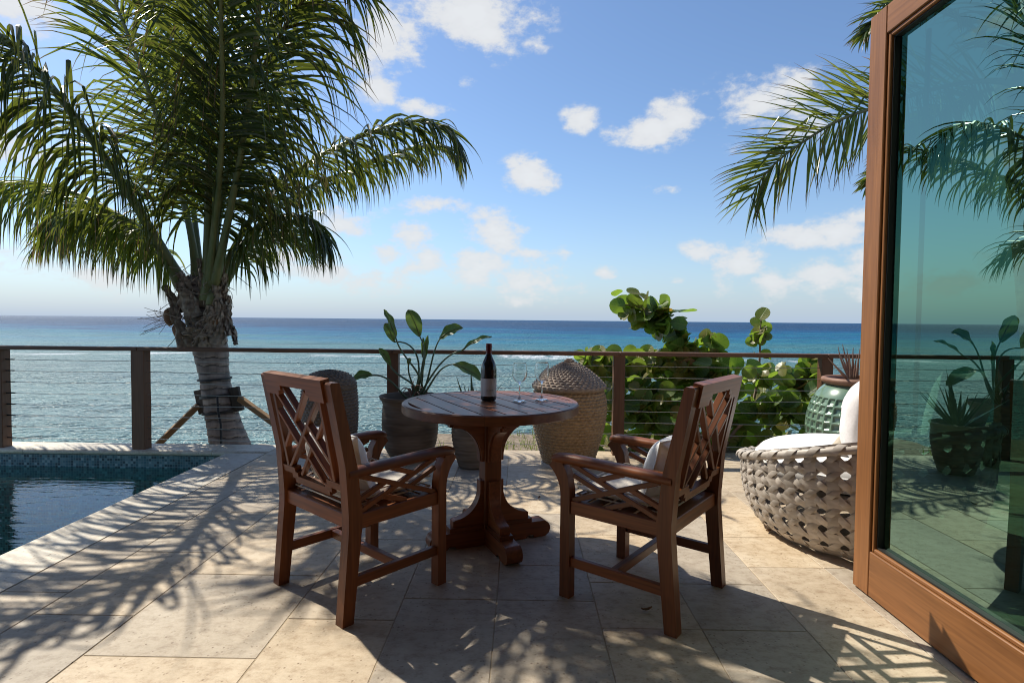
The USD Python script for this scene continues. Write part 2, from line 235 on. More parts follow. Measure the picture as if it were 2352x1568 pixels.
def bark():
    return M_('palm_bark', {"g": ("geometry", {}), "mp": ("mapping", {"scale": (14, 14, 4)}), "n": ("noise_texture", {"scale": 1.0, "detail": 6.0, "roughness": .65}), "mp2": ("mapping", {"scale": (3, 3, 30)}), "n2": ("noise_texture", {"scale": 1.0, "detail": 4.0}),
        "u": ("texture_coordinate", {}), "us": ("separate_xyz", {}), "sc": ("map_range", {"from_min": .62, "from_max": .92, "to_max": .85, "clamp": True}), "scm": ("mix_color", {"b": (.035, .027, .022)}), "mf": ("mix_float", {"fac": .5}), "r": ("rgb_ramp", {"ramp": [(.3, (.09, .07, .055)), (.5, (.27, .215, .18)), (.7, (.46, .39, .33))]}), "b": ("bump", {"strength": .6, "distance": .012}), "p": ("principled_bsdf", {"roughness": .85})},
        [("g.position", "mp.vector"), ("g.position", "mp2.vector"), ("mp.vector", "n.vector"), ("mp2.vector", "n2.vector"), ("u.UV", "us.vector"), ("us.x", "sc.value"), ("sc.result", "scm.fac"), ("r.color", "scm.a"), ("n.fac", "mf.a"), ("n2.fac", "mf.b"), ("mf.result", "r.fac"), ("scm.result", "p.base_color"), ("mf.result", "b.height"), ("b.normal", "p.normal")])
BARK = bark()
def noisy(name, ramp, scale=(6, 6, 6), rough=.6, bump=.2, dist=.004, detail=5.0, **k):
    return M_(name, {"a": ("attribute", {"attribute": "grain"}), "mp": ("mapping", {"scale": scale}), "n": ("noise_texture", {"scale": 1.0, "detail": detail, "roughness": .6}), "r": ("rgb_ramp", {"ramp": ramp}),
        "b": ("bump", {"strength": bump, "distance": dist}), "p": ("principled_bsdf", {"roughness": rough, **k})},
        [("a.vector", "mp.vector"), ("mp.vector", "n.vector"), ("n.fac", "r.fac"), ("r.color", "p.base_color"), ("n.fac", "b.height"), ("b.normal", "p.normal")])
PETIOLE = noisy('palm_stalk', [(.3, (.10, .12, .035)), (.7, (.19, .19, .07))], (8, 8, 2), .45, .1)
HUSK = noisy('palm_husk', [(.3, (.15, .11, .08)), (.7, (.44, .36, .28))], (10, 10, 25), .85, .5, .01)
CUT = noisy('cut_leaf_base', [(.3, (.14, .065, .03)), (.7, (.26, .14, .07))], (20, 20, 20), .8, .3)
CLAY = noisy('weathered_clay', [(.3, (.10, .070, .048)), (.5, (.165, .122, .085)), (.72, (.24, .185, .14))], (3, 3, 26), .8, .35, .006)
SOILDARK = noisy('potting_soil', [(.3, (.03, .022, .016)), (.7, (.09, .07, .05))], (60, 60, 60), .95, .6, .01)
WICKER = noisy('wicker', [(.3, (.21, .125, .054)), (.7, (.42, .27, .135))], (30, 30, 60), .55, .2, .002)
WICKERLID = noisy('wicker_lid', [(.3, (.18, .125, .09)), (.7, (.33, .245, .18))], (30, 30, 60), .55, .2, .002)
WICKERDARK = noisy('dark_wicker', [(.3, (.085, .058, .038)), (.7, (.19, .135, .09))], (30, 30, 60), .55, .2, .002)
PLINTH = plain('grey_plinth', (.42, .39, .36), .7)
STRAPM = M_('woven_strap', {"a": ("attribute", {"attribute": "grain"}), "mp": ("mapping", {"scale": (25, 25, 60)}), "n": ("noise_texture", {"scale": 1.0, "detail": 4.0}), "r": ("rgb_ramp", {"ramp": [(.3, (.37, .32, .27)), (.7, (.54, .48, .42))]}), "oi": ("object_info", {}), "hv": ("hsv", {}), "mr": ("map_range", {"to_min": .74, "to_max": 1.12}), "b": ("bump", {"strength": .2, "distance": .002}), "p": ("principled_bsdf", {"roughness": .48})},
    [("a.vector", "mp.vector"), ("mp.vector", "n.vector"), ("n.fac", "r.fac"), ("r.color", "hv.color"), ("oi.random", "mr.value"), ("mr.result", "hv.value"), ("hv.color", "p.base_color"), ("n.fac", "b.height"), ("b.normal", "p.normal")])
WHITEFAB = noisy('white_canvas', [(.3, (.76, .74, .72)), (.7, (.82, .81, .79))], (160, 160, 160), .85, .08, .001, sheen_weight=.1)
LINEN = noisy('white_linen', [(.3, (.68, .64, .63)), (.7, (.78, .74, .73))], (90, 90, 90), .85, .15, .002, sheen_weight=.1)
CREAMFAB = noisy('cream_fabric', [(.3, (.62, .56, .48)), (.7, (.70, .64, .56))], (160, 160, 160), .85, .1, .001, sheen_weight=.1)
BEIGEFAB = noisy('beige_linen', [(.3, (.40, .33, .25)), (.7, (.52, .45, .36))], (160, 160, 160), .85, .15, .001)
def glaze():
    return M_('green_glaze', {"a": ("attribute", {"attribute": "grain"}), "n": ("noise_texture", {"scale": 9.0, "detail": 4.0}), "r": ("rgb_ramp", {"ramp": [(.3, (.085, .16, .105)), (.7, (.175, .26, .185))]}), "p": ("principled_bsdf", {"roughness": .2, "coat_weight": .6, "coat_roughness": .08})},
              [("a.vector", "n.vector"), ("n.fac", "r.fac"), ("r.color", "p.base_color")])
GLAZE = glaze(); TERRA = noisy('rusty_terracotta', [(.3, (.16, .075, .045)), (.7, (.27, .14, .09))], (14, 14, 14), .6, .2)
WINEGLASS = M_('clear_glass', {"g": ("glass_bsdf", {"color": (.98, .99, .99), "roughness": 0.0, "IOR": 1.46})}, [], surface="g.BSDF")
BOTTLE = plain('dark_bottle_glass', (.004, .006, .008), .06, specular_ior_level=.6, coat_weight=.4)
CAPSULE = plain('burgundy_foil', (.10, .012, .014), .3, .35); PAPER = plain('label_paper', (.60, .56, .54), .7); INK = plain('label_ink', (.09, .05, .05), .7)
DOORGLASS = M_('green_door_glass', {"t": ("transparent_bsdf", {"color": (.045, .13, .085)}), "g": ("glossy_bsdf", {"color": (.62, .98, .82), "roughness": .0}), "f": ("layer_weight", {"blend": .5}), "f5": ("math", {"math_type": "power", "value2": 4.0}), "k": ("math", {"math_type": "multiply_add", "value2": .85, "value3": .265, "use_clamp": True}), "m": ("mix_closure", {})},
    [("f.facing", "f5.value1"), ("f5.value", "k.value1"), ("k.value", "m.fac"), ("t.BSDF", "m.closure1"), ("g.BSDF", "m.closure2")], surface="m.closure")
PLASTER = plain('pale_plaster', (.55, .50, .44), .9)
BRASS = plain('spacer_strip', (.42, .33, .20), .45)

# ------------------------------------------------------------------ the sea
SEA = -4.0
def sea_mesh():
    ys = np.concatenate([np.linspace(7, 30, 150), np.geomspace(30.2, 400, 230), np.geomspace(410, 30000, 50)])
    u = np.linspace(-1.9, 1.9, 300)
    Y, U = np.meshgrid(ys, u, indexing='ij'); X = U * (Y + 8)
    H = np.zeros_like(X); r = np.random.default_rng(3)
    for k in range(16):
        lam = 1.3 * 1.33 ** k; th = -1.9 + r.normal(0, .35); a = .0085 * lam ** .62
        fade = np.clip(lam * 12 / (Y + 1), 0, 1) ** 1.5
        H += a * fade * np.sin(2 * np.pi / lam * (X * math.cos(th) + Y * math.sin(th)) + r.uniform(0, 6.28) + 1.5 * np.sin(X / lam / 4 + k))
    P = np.stack([X, Y, SEA + H], -1)
    return grid_mesh(np.swapaxes(P, 0, 1))
SEAM = M_('sea_water', {"g": ("geometry", {}), "s": ("separate_xyz", {}), "mpA": ("mapping", {"scale": (.010, .028, 0)}), "nA": ("noise_texture", {"scale": 1.0, "detail": 5.0, "roughness": .6}),
    "ny": ("math", {"math_type": "multiply_add", "value2": 1.3, "value3": -.65}), "ly": ("math", {"math_type": "logarithm", "value2": 10.0}), "sm": ("math", {"math_type": "add"}),
    "lr": ("map_range", {"from_min": 1.0, "from_max": 3.0}), "r": ("rgb_ramp", {"ramp": [(.0, (.070, .17, .155)), (.35, (.080, .175, .175)), (.45, (.060, .18, .20)), (.50, (.030, .17, .21)), (.58, (.006, .165, .26)), (.66, (.004, .135, .27)), (.74, (.004, .085, .22)), (.85, (.007, .060, .155)), (1.0, (.008, .055, .14))]}),
    "mpB": ("mapping", {"scale": (.07, .16, 0)}), "nB": ("noise_texture", {"scale": 1.0, "detail": 4.0}), "rb": ("rgb_ramp", {"ramp": [(.35, (.72, .74, .76)), (.62, (1.15, 1.12, 1.08))]}), "mu": ("mix_color", {"blend_type": "multiply", "fac": .8, "use_clamp": False}),
    "m1": ("mapping", {"scale": (1.6, 3.4, 1)}), "b1": ("noise_texture", {"scale": 1.0, "detail": 1.5, "roughness": .5, "distortion": .4}), "m2": ("mapping", {"scale": (.22, .55, 1)}), "b2": ("noise_texture", {"scale": 1.0, "detail": 5.0, "roughness": .6}),
    "m3": ("mapping", {"scale": (4.2, 7.0, 1)}), "b3": ("noise_texture", {"scale": 1.0, "detail": 0.5}),
    "k1": ("math", {"math_type": "multiply", "value2": .60}), "k2": ("math", {"math_type": "multiply_add", "value2": 2.0}), "k3": ("math", {"math_type": "multiply_add", "value2": .26}), "bp": ("bump", {"strength": 1.0, "distance": 1.0}),
    # foam: breakers on the reef edge and small whitecaps
    "wy": ("math", {"math_type": "multiply_add", "value2": 26.0}), "mpW": ("mapping", {"scale": (.035, .004, 0)}), "nW": ("noise_texture", {"scale": 1.0, "detail": 4.0}), "dst": ("math", {"math_type": "subtract", "value2": 92.0}), "pp": ("math", {"math_type": "pingpong", "value2": 13.0}), "fl": ("map_range", {"from_min": 4.0, "from_max": 1.2, "clamp": True}),
    "fr": ("map_range", {"from_min": 10.0, "from_max": 21.0, "clamp": True}), "fd": ("math", {"math_type": "absolute"}), "fx": ("mapping", {"scale": (.075, .03, 0), "location": (3.1, 1.7, 0)}), "fn": ("noise_texture", {"scale": 1.0, "detail": 3.0}), "fg": ("map_range", {"from_min": .47, "from_max": .56, "clamp": True}),
    "fb": ("noise_texture", {"scale": 1.2, "detail": 5.0}), "fbg": ("map_range", {"from_min": .36, "from_max": .52, "clamp": True}), "f1": ("math", {"math_type": "multiply"}), "f2": ("math", {"math_type": "multiply"}), "f3": ("math", {"math_type": "multiply"}), "inv": ("math", {"math_type": "subtract", "value1": 1.0}),
    "wc": ("mapping", {"scale": (.09, .30, 0)}), "wn": ("noise_texture", {"scale": 1.0, "detail": 5.0, "roughness": .7}), "wg": ("map_range", {"from_min": .70, "from_max": .76, "clamp": True}), "wf": ("math", {"math_type": "maximum"}), "cm": ("mix_color", {"b": (.62, .66, .68)}),
    "ro": ("map_range", {"from_min": 1.25, "from_max": 2.5, "to_min": .30, "to_max": .54, "clamp": True}), "p": ("principled_bsdf", {"ior": 1.33}), "spm": ("map_range", {"from_min": 1.5, "from_max": 2.3, "to_min": 1.0, "to_max": .32, "clamp": True})},
    [("g.position", "s.vector"), ("g.position", "mpA.vector"), ("mpA.vector", "nA.vector"), ("nA.fac", "ny.value1"), ("s.y", "ly.value1"), ("ly.value", "sm.value1"), ("sm.value", "lr.value"), ("lr.result", "r.fac"), ("ny.value", "sm.value2"), ("ly.value", "ro.value"), ("ro.result", "p.roughness"), ("ly.value", "spm.value"), ("spm.result", "p.specular_ior_level"),
     ("g.position", "mpB.vector"), ("mpB.vector", "nB.vector"), ("nB.fac", "rb.fac"), ("r.color", "mu.a"), ("rb.color", "mu.b"),
     ("g.position", "m1.vector"), ("m1.vector", "b1.vector"), ("g.position", "m2.vector"), ("m2.vector", "b2.vector"), ("g.position", "m3.vector"), ("m3.vector", "b3.vector"), ("b1.fac", "k1.value1"), ("b2.fac", "k2.value1"), ("k1.value", "k2.value3"), ("b3.fac", "k3.value1"), ("k2.value", "k3.value3"), ("k3.value", "bp.height"), ("bp.normal", "p.normal"),
     ("g.position", "mpW.vector"), ("mpW.vector", "nW.vector"), ("nW.fac", "wy.value1"), ("s.y", "wy.value3"), ("wy.value", "dst.value1"), ("dst.value", "pp.value1"), ("dst.value", "fd.value1"), ("pp.value", "fl.value"), ("fd.value", "fr.value"), ("fr.result", "inv.value2"),
     ("g.position", "fx.vector"), ("fx.vector", "fn.vector"), ("fn.fac", "fg.value"), ("g.position", "fb.vector"), ("fb.fac", "fbg.value"), ("fl.result", "f1.value1"), ("inv.value", "f1.value2"), ("f1.value", "f2.value1"), ("fg.result", "f2.value2"), ("f2.value", "f3.value1"), ("fbg.result", "f3.value2"),
     ("g.position", "wc.vector"), ("wc.vector", "wn.vector"), ("wn.fac", "wg.value"), ("wg.result", "wf.value1"), ("f3.value", "wf.value2"), ("wf.value", "cm.fac"), ("mu.result", "cm.a"), ("cm.result", "p.base_color")])
tag(obj('sea', sea_mesh(), SEAM, smooth=True), 'turquoise and deep blue sea glittering under the sun', kind='structure')

# ------------------------------------------------------------------ ground beyond the terrace
def bank_z(x, y):
    t = np.clip((x + 1.9) / .9, 0, 1); t = t * t * (3 - 2 * t)
    top = -.50 + (.44) * t
    edge = 5.75 + .45 * t + .25 * (meshkit.noise(np.stack([x * 1.1, x * 0, x * 0], -1), 5) - .5)
    drop = np.clip(y - edge, 0, None)
    return top - np.clip(drop * 1.1 + drop ** 2 * 1.4, 0, 5.2) + .05 * (meshkit.fbm(np.stack([x * 3, y * 3, x * 0], -1), 4, 2) - .5)
gx, gy = np.meshgrid(np.linspace(-14, 14, 260), np.linspace(5.28, 10, 90), indexing='ij')
SOIL = noisy('sandy_soil', [(.3, (.10, .075, .05)), (.55, (.21, .165, .12)), (.75, (.33, .27, .20))], (16, 16, 16), .95, .6, .02)
tag(obj('soil_bank', grid_mesh(np.stack([gx, gy, bank_z(gx, gy)], -1)), SOIL, smooth=True), 'strip of sandy soil between the terrace and the sea', kind='structure')
def grass():
    V, F, UV = [], [], []
    for _ in range(2600):
        x = rng.uniform(-1.6, 4.5); y = rng.uniform(5.45, 6.4)
        if meshkit.noise(np.array([x * 2.2, y * 2.2, 0]), 9) < .52: continue
        z = float(bank_z(np.array(x), np.array(y))); h = rng.uniform(.03, .11); a = rng.uniform(0, 6.28); w = .004; l = rng.normal(0, .35, 2) * h
        d = np.array([math.cos(a), math.sin(a), 0]) * w; b = np.array([x, y, z - .01]); k = len(V)
        V += [b - d, b + d, b + [l[0] * .4, l[1] * .4, h * .6] + d * .7, b + [l[0] * .4, l[1] * .4, h * .6] - d * .7, b + [l[0], l[1], h]]; F += [[k, k + 1, k + 2], [k, k + 2, k + 3], [k + 3, k + 2, k + 4]]
        rr = rng.uniform(); UV += [[0, rr], [0, rr], [.5, rr], [.5, rr], [.8, rr]]
    return trimesh.Trimesh(np.array(V), np.array(F), process=False), np.array(UV)
gm, guv = grass()
GRASS = leafmat('grass_blade', [(0, (.06, .11, .02)), (.6, (.11, .16, .03)), (1, (.26, .22, .09))], (.25, .35, .04), (.3, .24, .1), .5, .35)
tag(obj('grass', gm, GRASS, uv=guv, smooth=False), 'sparse short grass on the soil bank behind the planters', 'grass', kind='stuff')

# ------------------------------------------------------------------ terrace floor
TY = 5.22                                         # far edge of the terrace
floor = UsdGeom.Xform.Define(stage, numbered('/World', 'terrace_floor')).GetPrim(); tag(floor, 'terrace of large cream limestone pavers', kind='structure')
fb = cat([box(9.2, 9.2, .30, (-2.24 + 4.6, .60, -.1525)), box(6.4, .23, .3, (-5.45, 5.175, -.20))])
obj('mortar_bed', fb, GROUT, floor, smooth=False)
def paver(x0, x1, y0, y1, name='paver', mat=PAVER, z=0.0, g=.004):
    w, l = x1 - x0 - g, y1 - y0 - g
    if w < .03 or l < .03: return
    b = box(w, l, .03, ch=.002); b.apply_translation(((x0 + x1) / 2, (y0 + y1) / 2, z - .015 + rng.uniform(-.0008, .0008)))
    obj(name, b, mat, floor, smooth=False)
xs = [-2.24, -1.95, -1.54, -.92, -.49, -.09, .33, .72, 1.13, 1.50, 1.92, 2.53, 3.14, 3.75, 4.36]
fixed = {0: [2.4, 3.3, 4.1], 1: [2.22, 2.84, 3.45, 4.3], 2: [1.95, 2.60, 3.5, 4.5], 3: [2.22, 3.05, 3.95], 4: [2.40, 3.2, 3.81, 4.6], 5: [2.40, 2.75, 3.5, 4.3], 6: [2.19, 2.58, 3.16, 3.9], 7: [2.19, 2.58, 3.5, 4.1], 8: [2.77, 3.16, 3.9, 4.4], 9: [2.77, 3.4, 4.0]}
for i in range(len(xs) - 1):
    js = sorted([1.05, TY - .30] + fixed.get(i, [])); r = random.Random(i + 40)
    if i in fixed: js += [r.uniform(1.35, 1.65)]
    else: js += list(np.arange(1.6 + r.uniform(0, .5), 4.6, r.uniform(.55, .8)))
    js = sorted(js)
    for a, b in zip(js[:-1], js[1:]): paver(xs[i], xs[i + 1], a, b)
for a, b in zip(np.linspace(-2.24, 4.36, 9)[:-1], np.linspace(-2.24, 4.36, 9)[1:]): paver(a, b, TY - .30, TY, 'edge_paver')

# ------------------------------------------------------------------ pool
PX, PY, WZ = -2.58, 5.05, -.165                   # inner faces of the pool's near and far walls, water level
pool = UsdGeom.Xform.Define(stage, numbered('/World', 'swimming_pool')).GetPrim(); tag(pool, 'swimming pool with blue mosaic walls and pale stone coping', kind='structure')
MOSAIC = M_('blue_mosaic', {"g": ("geometry", {}), "sc": ("vector_math", {"math_type": "scale", "scale": 42.0}), "fl": ("vector_math", {"math_type": "floor"}), "fr": ("vector_math", {"math_type": "fraction"}), "ofs": ("vector_math", {"math_type": "add", "vector2": (.013, .017, .011)}),
    "w": ("white_noise_texture", {"dimensions": "3D"}), "r": ("rgb_ramp", {"interpolate": False, "ramp": [(0, (.012, .03, .045)), (.2, (.03, .085, .11)), (.4, (.07, .15, .18)), (.6, (.12, .21, .24)), (.78, (.045, .12, .16)), (.9, (.24, .33, .36))]}),
    "s": ("separate_xyz", {}), "ax": ("math", {"math_type": "pingpong", "value2": .5}), "az": ("math", {"math_type": "pingpong", "value2": .5}), "mi": ("math", {"math_type": "minimum"}), "gt": ("map_range", {"from_min": .04, "from_max": .09, "clamp": True}), "mx": ("mix_color", {"a": (.20, .25, .26)}),
    "b": ("bump", {"strength": .4, "distance": .002}), "p": ("principled_bsdf", {"roughness": .2})},
    [("g.position", "ofs.vector1"), ("ofs.vector", "sc.vector1"), ("sc.vector", "fl.vector1"), ("fl.vector", "w.vector"), ("w.value", "r.fac"), ("sc.vector", "s.vector"), ("s.x", "ax.value1"), ("s.z", "az.value1"), ("ax.value", "mi.value1"), ("az.value", "mi.value2"), ("mi.value", "gt.value"), ("gt.result", "mx.fac"), ("r.color", "mx.b"), ("mx.result", "p.base_color"), ("gt.result", "b.height"), ("b.normal", "p.normal")])
PFLOOR = plain('pool_floor_mosaic', (.06, .26, .29), .5)
obj('far_wall', box(7.0, .10, 1.6, (PX - 3.5, PY + .05, -.05 - .8 - .002)), MOSAIC, pool, smooth=False)
obj('side_wall', box(.10, 8.2, 1.6, (PX + .05, PY - 4.1, -.052 - .8)), MOSAIC, pool, smooth=False)
obj('left_wall', box(.10, 8.2, 1.6, (PX - 6.6, PY - 4.1, -.052 - .8)), MOSAIC, pool, smooth=False)
obj('pool_floor', box(7.0, 8.2, .1, (PX - 3.4, PY - 4.1, -1.55)), PFLOOR, pool, smooth=False)
def coping(length, width, horizontal):            # bullnose towards -x (or -y when horizontal)
    t = .048; pts = [(width / 2, 0), (width / 2, -t)]
    for a in np.linspace(-90, -270, 9): pts.append((-width / 2 + t / 2 + t / 2 * math.cos(math.radians(a)), -t / 2 + t / 2 * math.sin(math.radians(a))))
    m = prism(pts, length)                        # x, z in the plane; length along z
    R = np.array([[1, 0, 0], [0, 0, 1], [0, 1, 0]], float) if not horizontal else np.array([[0, 0, 1], [1, 0, 0], [0, 1, 0]], float)
    m.apply_transform(mat4(R)); m.fix_normals(); return m
y = .9
for ln in (.83, .86, .80, .90, .66):
    y1 = min(y + ln, PY - .028)
    c = coping(y1 - y - .004, .362, False); c.apply_translation((-2.242 - .181 + .002 - .178 + .17, (y + y1) / 2, 0)); obj('coping_stone', c, COPING, pool, smooth=40); y = y1
x = PX - 6.2
for k in range(9):
    x1 = x + (.86 if k < 8 else 0); x1 = -2.242 if k == 8 or x1 > -2.3 else x1
    if x1 - x < .1: break
    c = coping(x1 - x - .004, .28, True); c.apply_translation(((x + x1) / 2, PY - .026 + .14, .0)); obj('coping_stone', c, COPING, pool, smooth=40); x = x1
POOLW = M_('pool_water', {"g": ("geometry", {}), "m1": ("mapping", {"scale": (1.2, 5.0, 1), "rotation": (0, 0, .15)}), "n": ("noise_texture", {"scale": 2.2, "detail": 3.0, "distortion": .8}), "b": ("bump", {"strength": .5, "distance": .012}),
    "t": ("transparent_bsdf", {"color": (.22, .60, .62)}), "gl": ("glossy_bsdf", {"color": (1, 1, 1), "roughness": .0}), "f": ("fresnel", {"IOR": 1.33}), "m": ("mix_closure", {})},
    [("g.position", "m1.vector"), ("m1.vector", "n.vector"), ("n.fac", "b.height"), ("b.normal", "gl.normal"), ("b.normal", "f.normal") if False else ("f.fac", "m.fac"), ("t.BSDF", "m.closure1"), ("gl.BSDF", "m.closure2")], surface="m.closure")
tag(obj('pool_water', (np.array([[PX - 6.55, PY - 8.15, WZ], [PX, PY - 8.15, WZ], [PX, PY, WZ], [PX - 6.55, PY, WZ]]), np.array([[0, 1, 2, 3]])), POOLW, smooth=False), 'still dark blue pool water mirroring the sky', kind='structure')

# ------------------------------------------------------------------ villa behind the viewer: eave over the doorway
villa = thing('house', 'wooden roof overhang and plaster wall of the house', 'house')
obj('eave', box(16, 3.5, .14, (1.4, .62, 2.85)), SOFFIT, villa, smooth=False, grain=np.array([[0, 1, 0], [1, 0, 0], [0, 0, 1.0]]))
obj('roof', prism([(2.4, 2.95), (-3.2, 5.4), (-3.2, 2.95)], 16), SOFFIT, villa, M=mat4(np.array([[0, 0, 1], [1, 0, 0], [0, 1, 0]], float), (1.4, 0, 0)), smooth=False)
obj('wall', box(16, .25, 2.9, (1.4, -1.1, 1.43)), SOFFIT, villa, smooth=False)

# ------------------------------------------------------------------ cable railing
RY = 5.10; RAILZ = .925
rail = thing('cable_railing', 'brown wooden railing with thin steel cables along the terrace edge', 'railing')
posts = [-6.55, -4.74, -3.44, -1.14, .885, 2.72, 4.3]
for i, px in enumerate(posts):
    wpost = .12 if i in (1, 2) else .10
    obj('post', box(RAILZ - .03 + .01, wpost, wpost * .82, ch=.004), RAILWOOD, rail, M=mat4(np.array([[0, 1, 0], [0, 0, 1], [1, 0, 0]], float), (px, RY, (RAILZ - .03) / 2 - .005)), smooth=False)
for a, b in zip(posts[:-1], posts[1:]):
    obj('top_rail', box(b - a - .003, .105, .035, ch=.005), RAILWOOD, rail, M=mat4(None, ((a + b) / 2, RY, RAILZ - .0175)), smooth=False)
cz = np.linspace(.085, .80, 8)
for a, b in zip(posts[:-1], posts[1:]):
    for z in cz:
        t = np.linspace(0, 1, 7); pts = np.stack([a + (b - a) * t, np.full(7, RY), z - .006 * np.sin(np.pi * t)], 1)
        obj('cable', tube(pts, .0028, 6), STEEL, rail, smooth=True)
for z in cz:                                      # tensioner fittings at the corner post
    obj('cable_fitting', tube([(-4.69, RY, z), (-4.60, RY, z - .001)], .006, 6), BLACK, rail, smooth=True)

# ------------------------------------------------------------------ glass door
DX, DF, DN = 1.535, 2.59, .95                     # face plane, far edge, near edge (y)
door = thing('glass_door', 'tall teak framed door leaf with green tinted glass standing open', 'door')
TH = .07
def ystick(y0, y1, z0, z1, x0=DX, th=TH): return (y0, y1, z0, z1, x0, th)
def door_piece(name, y0, y1, z0, z1, vertical, x0=DX, th=TH, mat=DOORWOOD, ch=.003):
    if vertical: obj(name, box(z1 - z0, y1 - y0, th, ch=ch), mat, door, M=mat4(np.array([[0, 0, 1], [0, 1, 0], [1, 0, 0]], float), (x0 + th / 2, (y0 + y1) / 2, (z0 + z1) / 2)), smooth=False)
    else: obj(name, box(y1 - y0, th, z1 - z0, ch=ch), mat, door, M=mat4(np.array([[0, 1, 0], [1, 0, 0], [0, 0, 1]], float), (x0 + th / 2, (y0 + y1) / 2, (z0 + z1) / 2)), smooth=False)
ZT, ZB, ZI, ZJ = 2.545, .008, 2.425, .205
door_piece('stile', DF - .112, DF, ZB, ZT, True); door_piece('stile', DN, DN + .112, ZB, ZT, True)
door_piece('top_rail', DN + .113, DF - .113, ZI, ZT, False, x0=DX + .0015); door_piece('bottom_rail', DN + .113, DF - .113, ZB, ZJ, False, x0=DX + .0015)
# stepped glazing bead, then the black gasket
a, b = DN + .113, DF - .113
door_piece('glazing_bead', b - .016, b, ZJ + .001, ZI - .001, True, DX + .010, .05); door_piece('glazing_bead', a, a + .016, ZJ + .001, ZI - .001, True, DX + .010, .05)
door_piece('glazing_bead', a + .017, b - .017, ZI - .017, ZI - .001, False, DX + .010, .05); door_piece('glazing_bead', a + .017, b - .017, ZJ + .001, ZJ + .017, False, DX + .010, .05)
door_piece('gasket', b - .024, b - .017, ZJ + .018, ZI - .018, True, DX + .022, .03, BLACK, 0); door_piece('gasket', a + .017, a + .024, ZJ + .018, ZI - .018, True, DX + .022, .03, BLACK, 0)
door_piece('gasket', a + .025, b - .025, ZI - .025, ZI - .018, False, DX + .022, .03, BLACK, 0); door_piece('gasket', a + .025, b - .025, ZJ + .018, ZJ + .025, False, DX + .022, .03, BLACK, 0)
gx_ = DX + .046
obj('glass_pane', (np.array([[gx_, a + .018, ZJ + .019], [gx_, b - .018, ZJ + .019], [gx_, b - .018, ZI - .019], [gx_, a + .018, ZI - .019]]), np.array([[0, 1, 2, 3]])), DOORGLASS, door, smooth=False)
door_piece('inner_strip', b - .105, b - .09, ZJ + .03, ZI - .03, True, DX + .105, .012, BRASS, 0)

# ------------------------------------------------------------------ coconut palm
def leaflets(path, s0, nper, Lmax, droop, normal_hint, seed, width=.034, ang0=62, ang1=24, lift=.10, gaps=.06, pw=1.6, brown=0.0, wind=(0, 0, 0)):
    r = np.random.default_rng(seed); path = np.asarray(path); n = len(path)
    T = np.gradient(path, axis=0); T /= np.linalg.norm(T, axis=1, keepdims=True)
    V, F, UV = [], [], []; segs = 7
    for side in (-1, 1):
        for k in range(nper):
            if r.uniform() < gaps: continue
            s = s0 + (1 - s0) * ((k + r.uniform(-.4, .4)) / nper); s = min(max(s, s0), .998)
            fi = s * (n - 1); i0 = min(int(fi), n - 2); w = fi - i0
            p = path[i0] * (1 - w) + path[i0 + 1] * w; t = T[i0] * (1 - w) + T[i0 + 1] * w; t /= np.linalg.norm(t)
            sd = np.cross(t, normal_hint); sd /= np.linalg.norm(sd); nn = np.cross(sd, t); sd = sd * side
            q = (s - s0) / (1 - s0)
            a = math.radians(ang0 + (ang1 - ang0) * q + r.normal(0, 9)); L = Lmax * (.55 + .45 * math.sin(math.pi * min(1, (q * .85 + .12)))) * r.uniform(.86, 1.06) * (1 if q < .8 else 1 - .9 * (q - .8))
            d = t * math.cos(a) + sd * math.sin(a) + nn * (lift + r.normal(0, .16)); d /= np.linalg.norm(d)
            dr = droop * r.uniform(.35, 1.8) * (1.25 - .4 * q); st = L / segs; broke = r.uniform() < .2; bk = r.integers(2, 5)
            pts = [p]; dirs = [d]
            for m in range(segs):
                d = d + np.array([wind[0], wind[1], wind[2] - dr]) * ((m + 1) / segs) ** pw * .8
                if broke and m == bk: d = d + np.array([r.normal(0, .3), r.normal(0, .3), -1.3])
                d = d / np.linalg.norm(d); pts.append(pts[-1] + d * st); dirs.append(d)
            pts = np.array(pts); dirs = np.array(dirs)
            x = np.linspace(0, 1, segs + 1); wd = width * (.55 + .45 * np.minimum(1, x * 4)) * np.clip((1 - x) * 1.9, .05, 1) * r.uniform(.8, 1.15)
            across = np.cross(dirs, nn); na = np.linalg.norm(across, axis=1, keepdims=True); across = np.where(na > .15, across / np.maximum(na, 1e-9), t)
            tw = r.normal(0, .6); nrm = np.cross(across, dirs); across = across * math.cos(tw) + nrm * math.sin(tw); nrm = np.cross(across, dirs)
            fold = .30
            A = pts - across * wd[:, None] * .5 - nrm * wd[:, None] * fold; C = pts + across * wd[:, None] * .5 - nrm * wd[:, None] * fold
            b0 = len(V) * 0 + sum(len(v) for v in V); V.append(np.stack([A, pts, C], 1).reshape(-1, 3))
            rr = min(.999, max(0, r.beta(1.6, 3.0) + brown * r.uniform()))
            UV.append(np.stack([np.repeat(x, 3), np.full(3 * (segs + 1), rr)], 1))
            m = np.arange(segs)[:, None] * 3 + b0
            F.append(np.concatenate([m + np.array([[0, 3, 4]]), m + np.array([[0, 4, 1]]), m + np.array([[1, 4, 5]]), m + np.array([[1, 5, 2]])]))
    return trimesh.Trimesh(np.vstack(V), np.vstack(F), process=False), np.vstack(UV)
DENSE, LONG = 1.12, 1.25
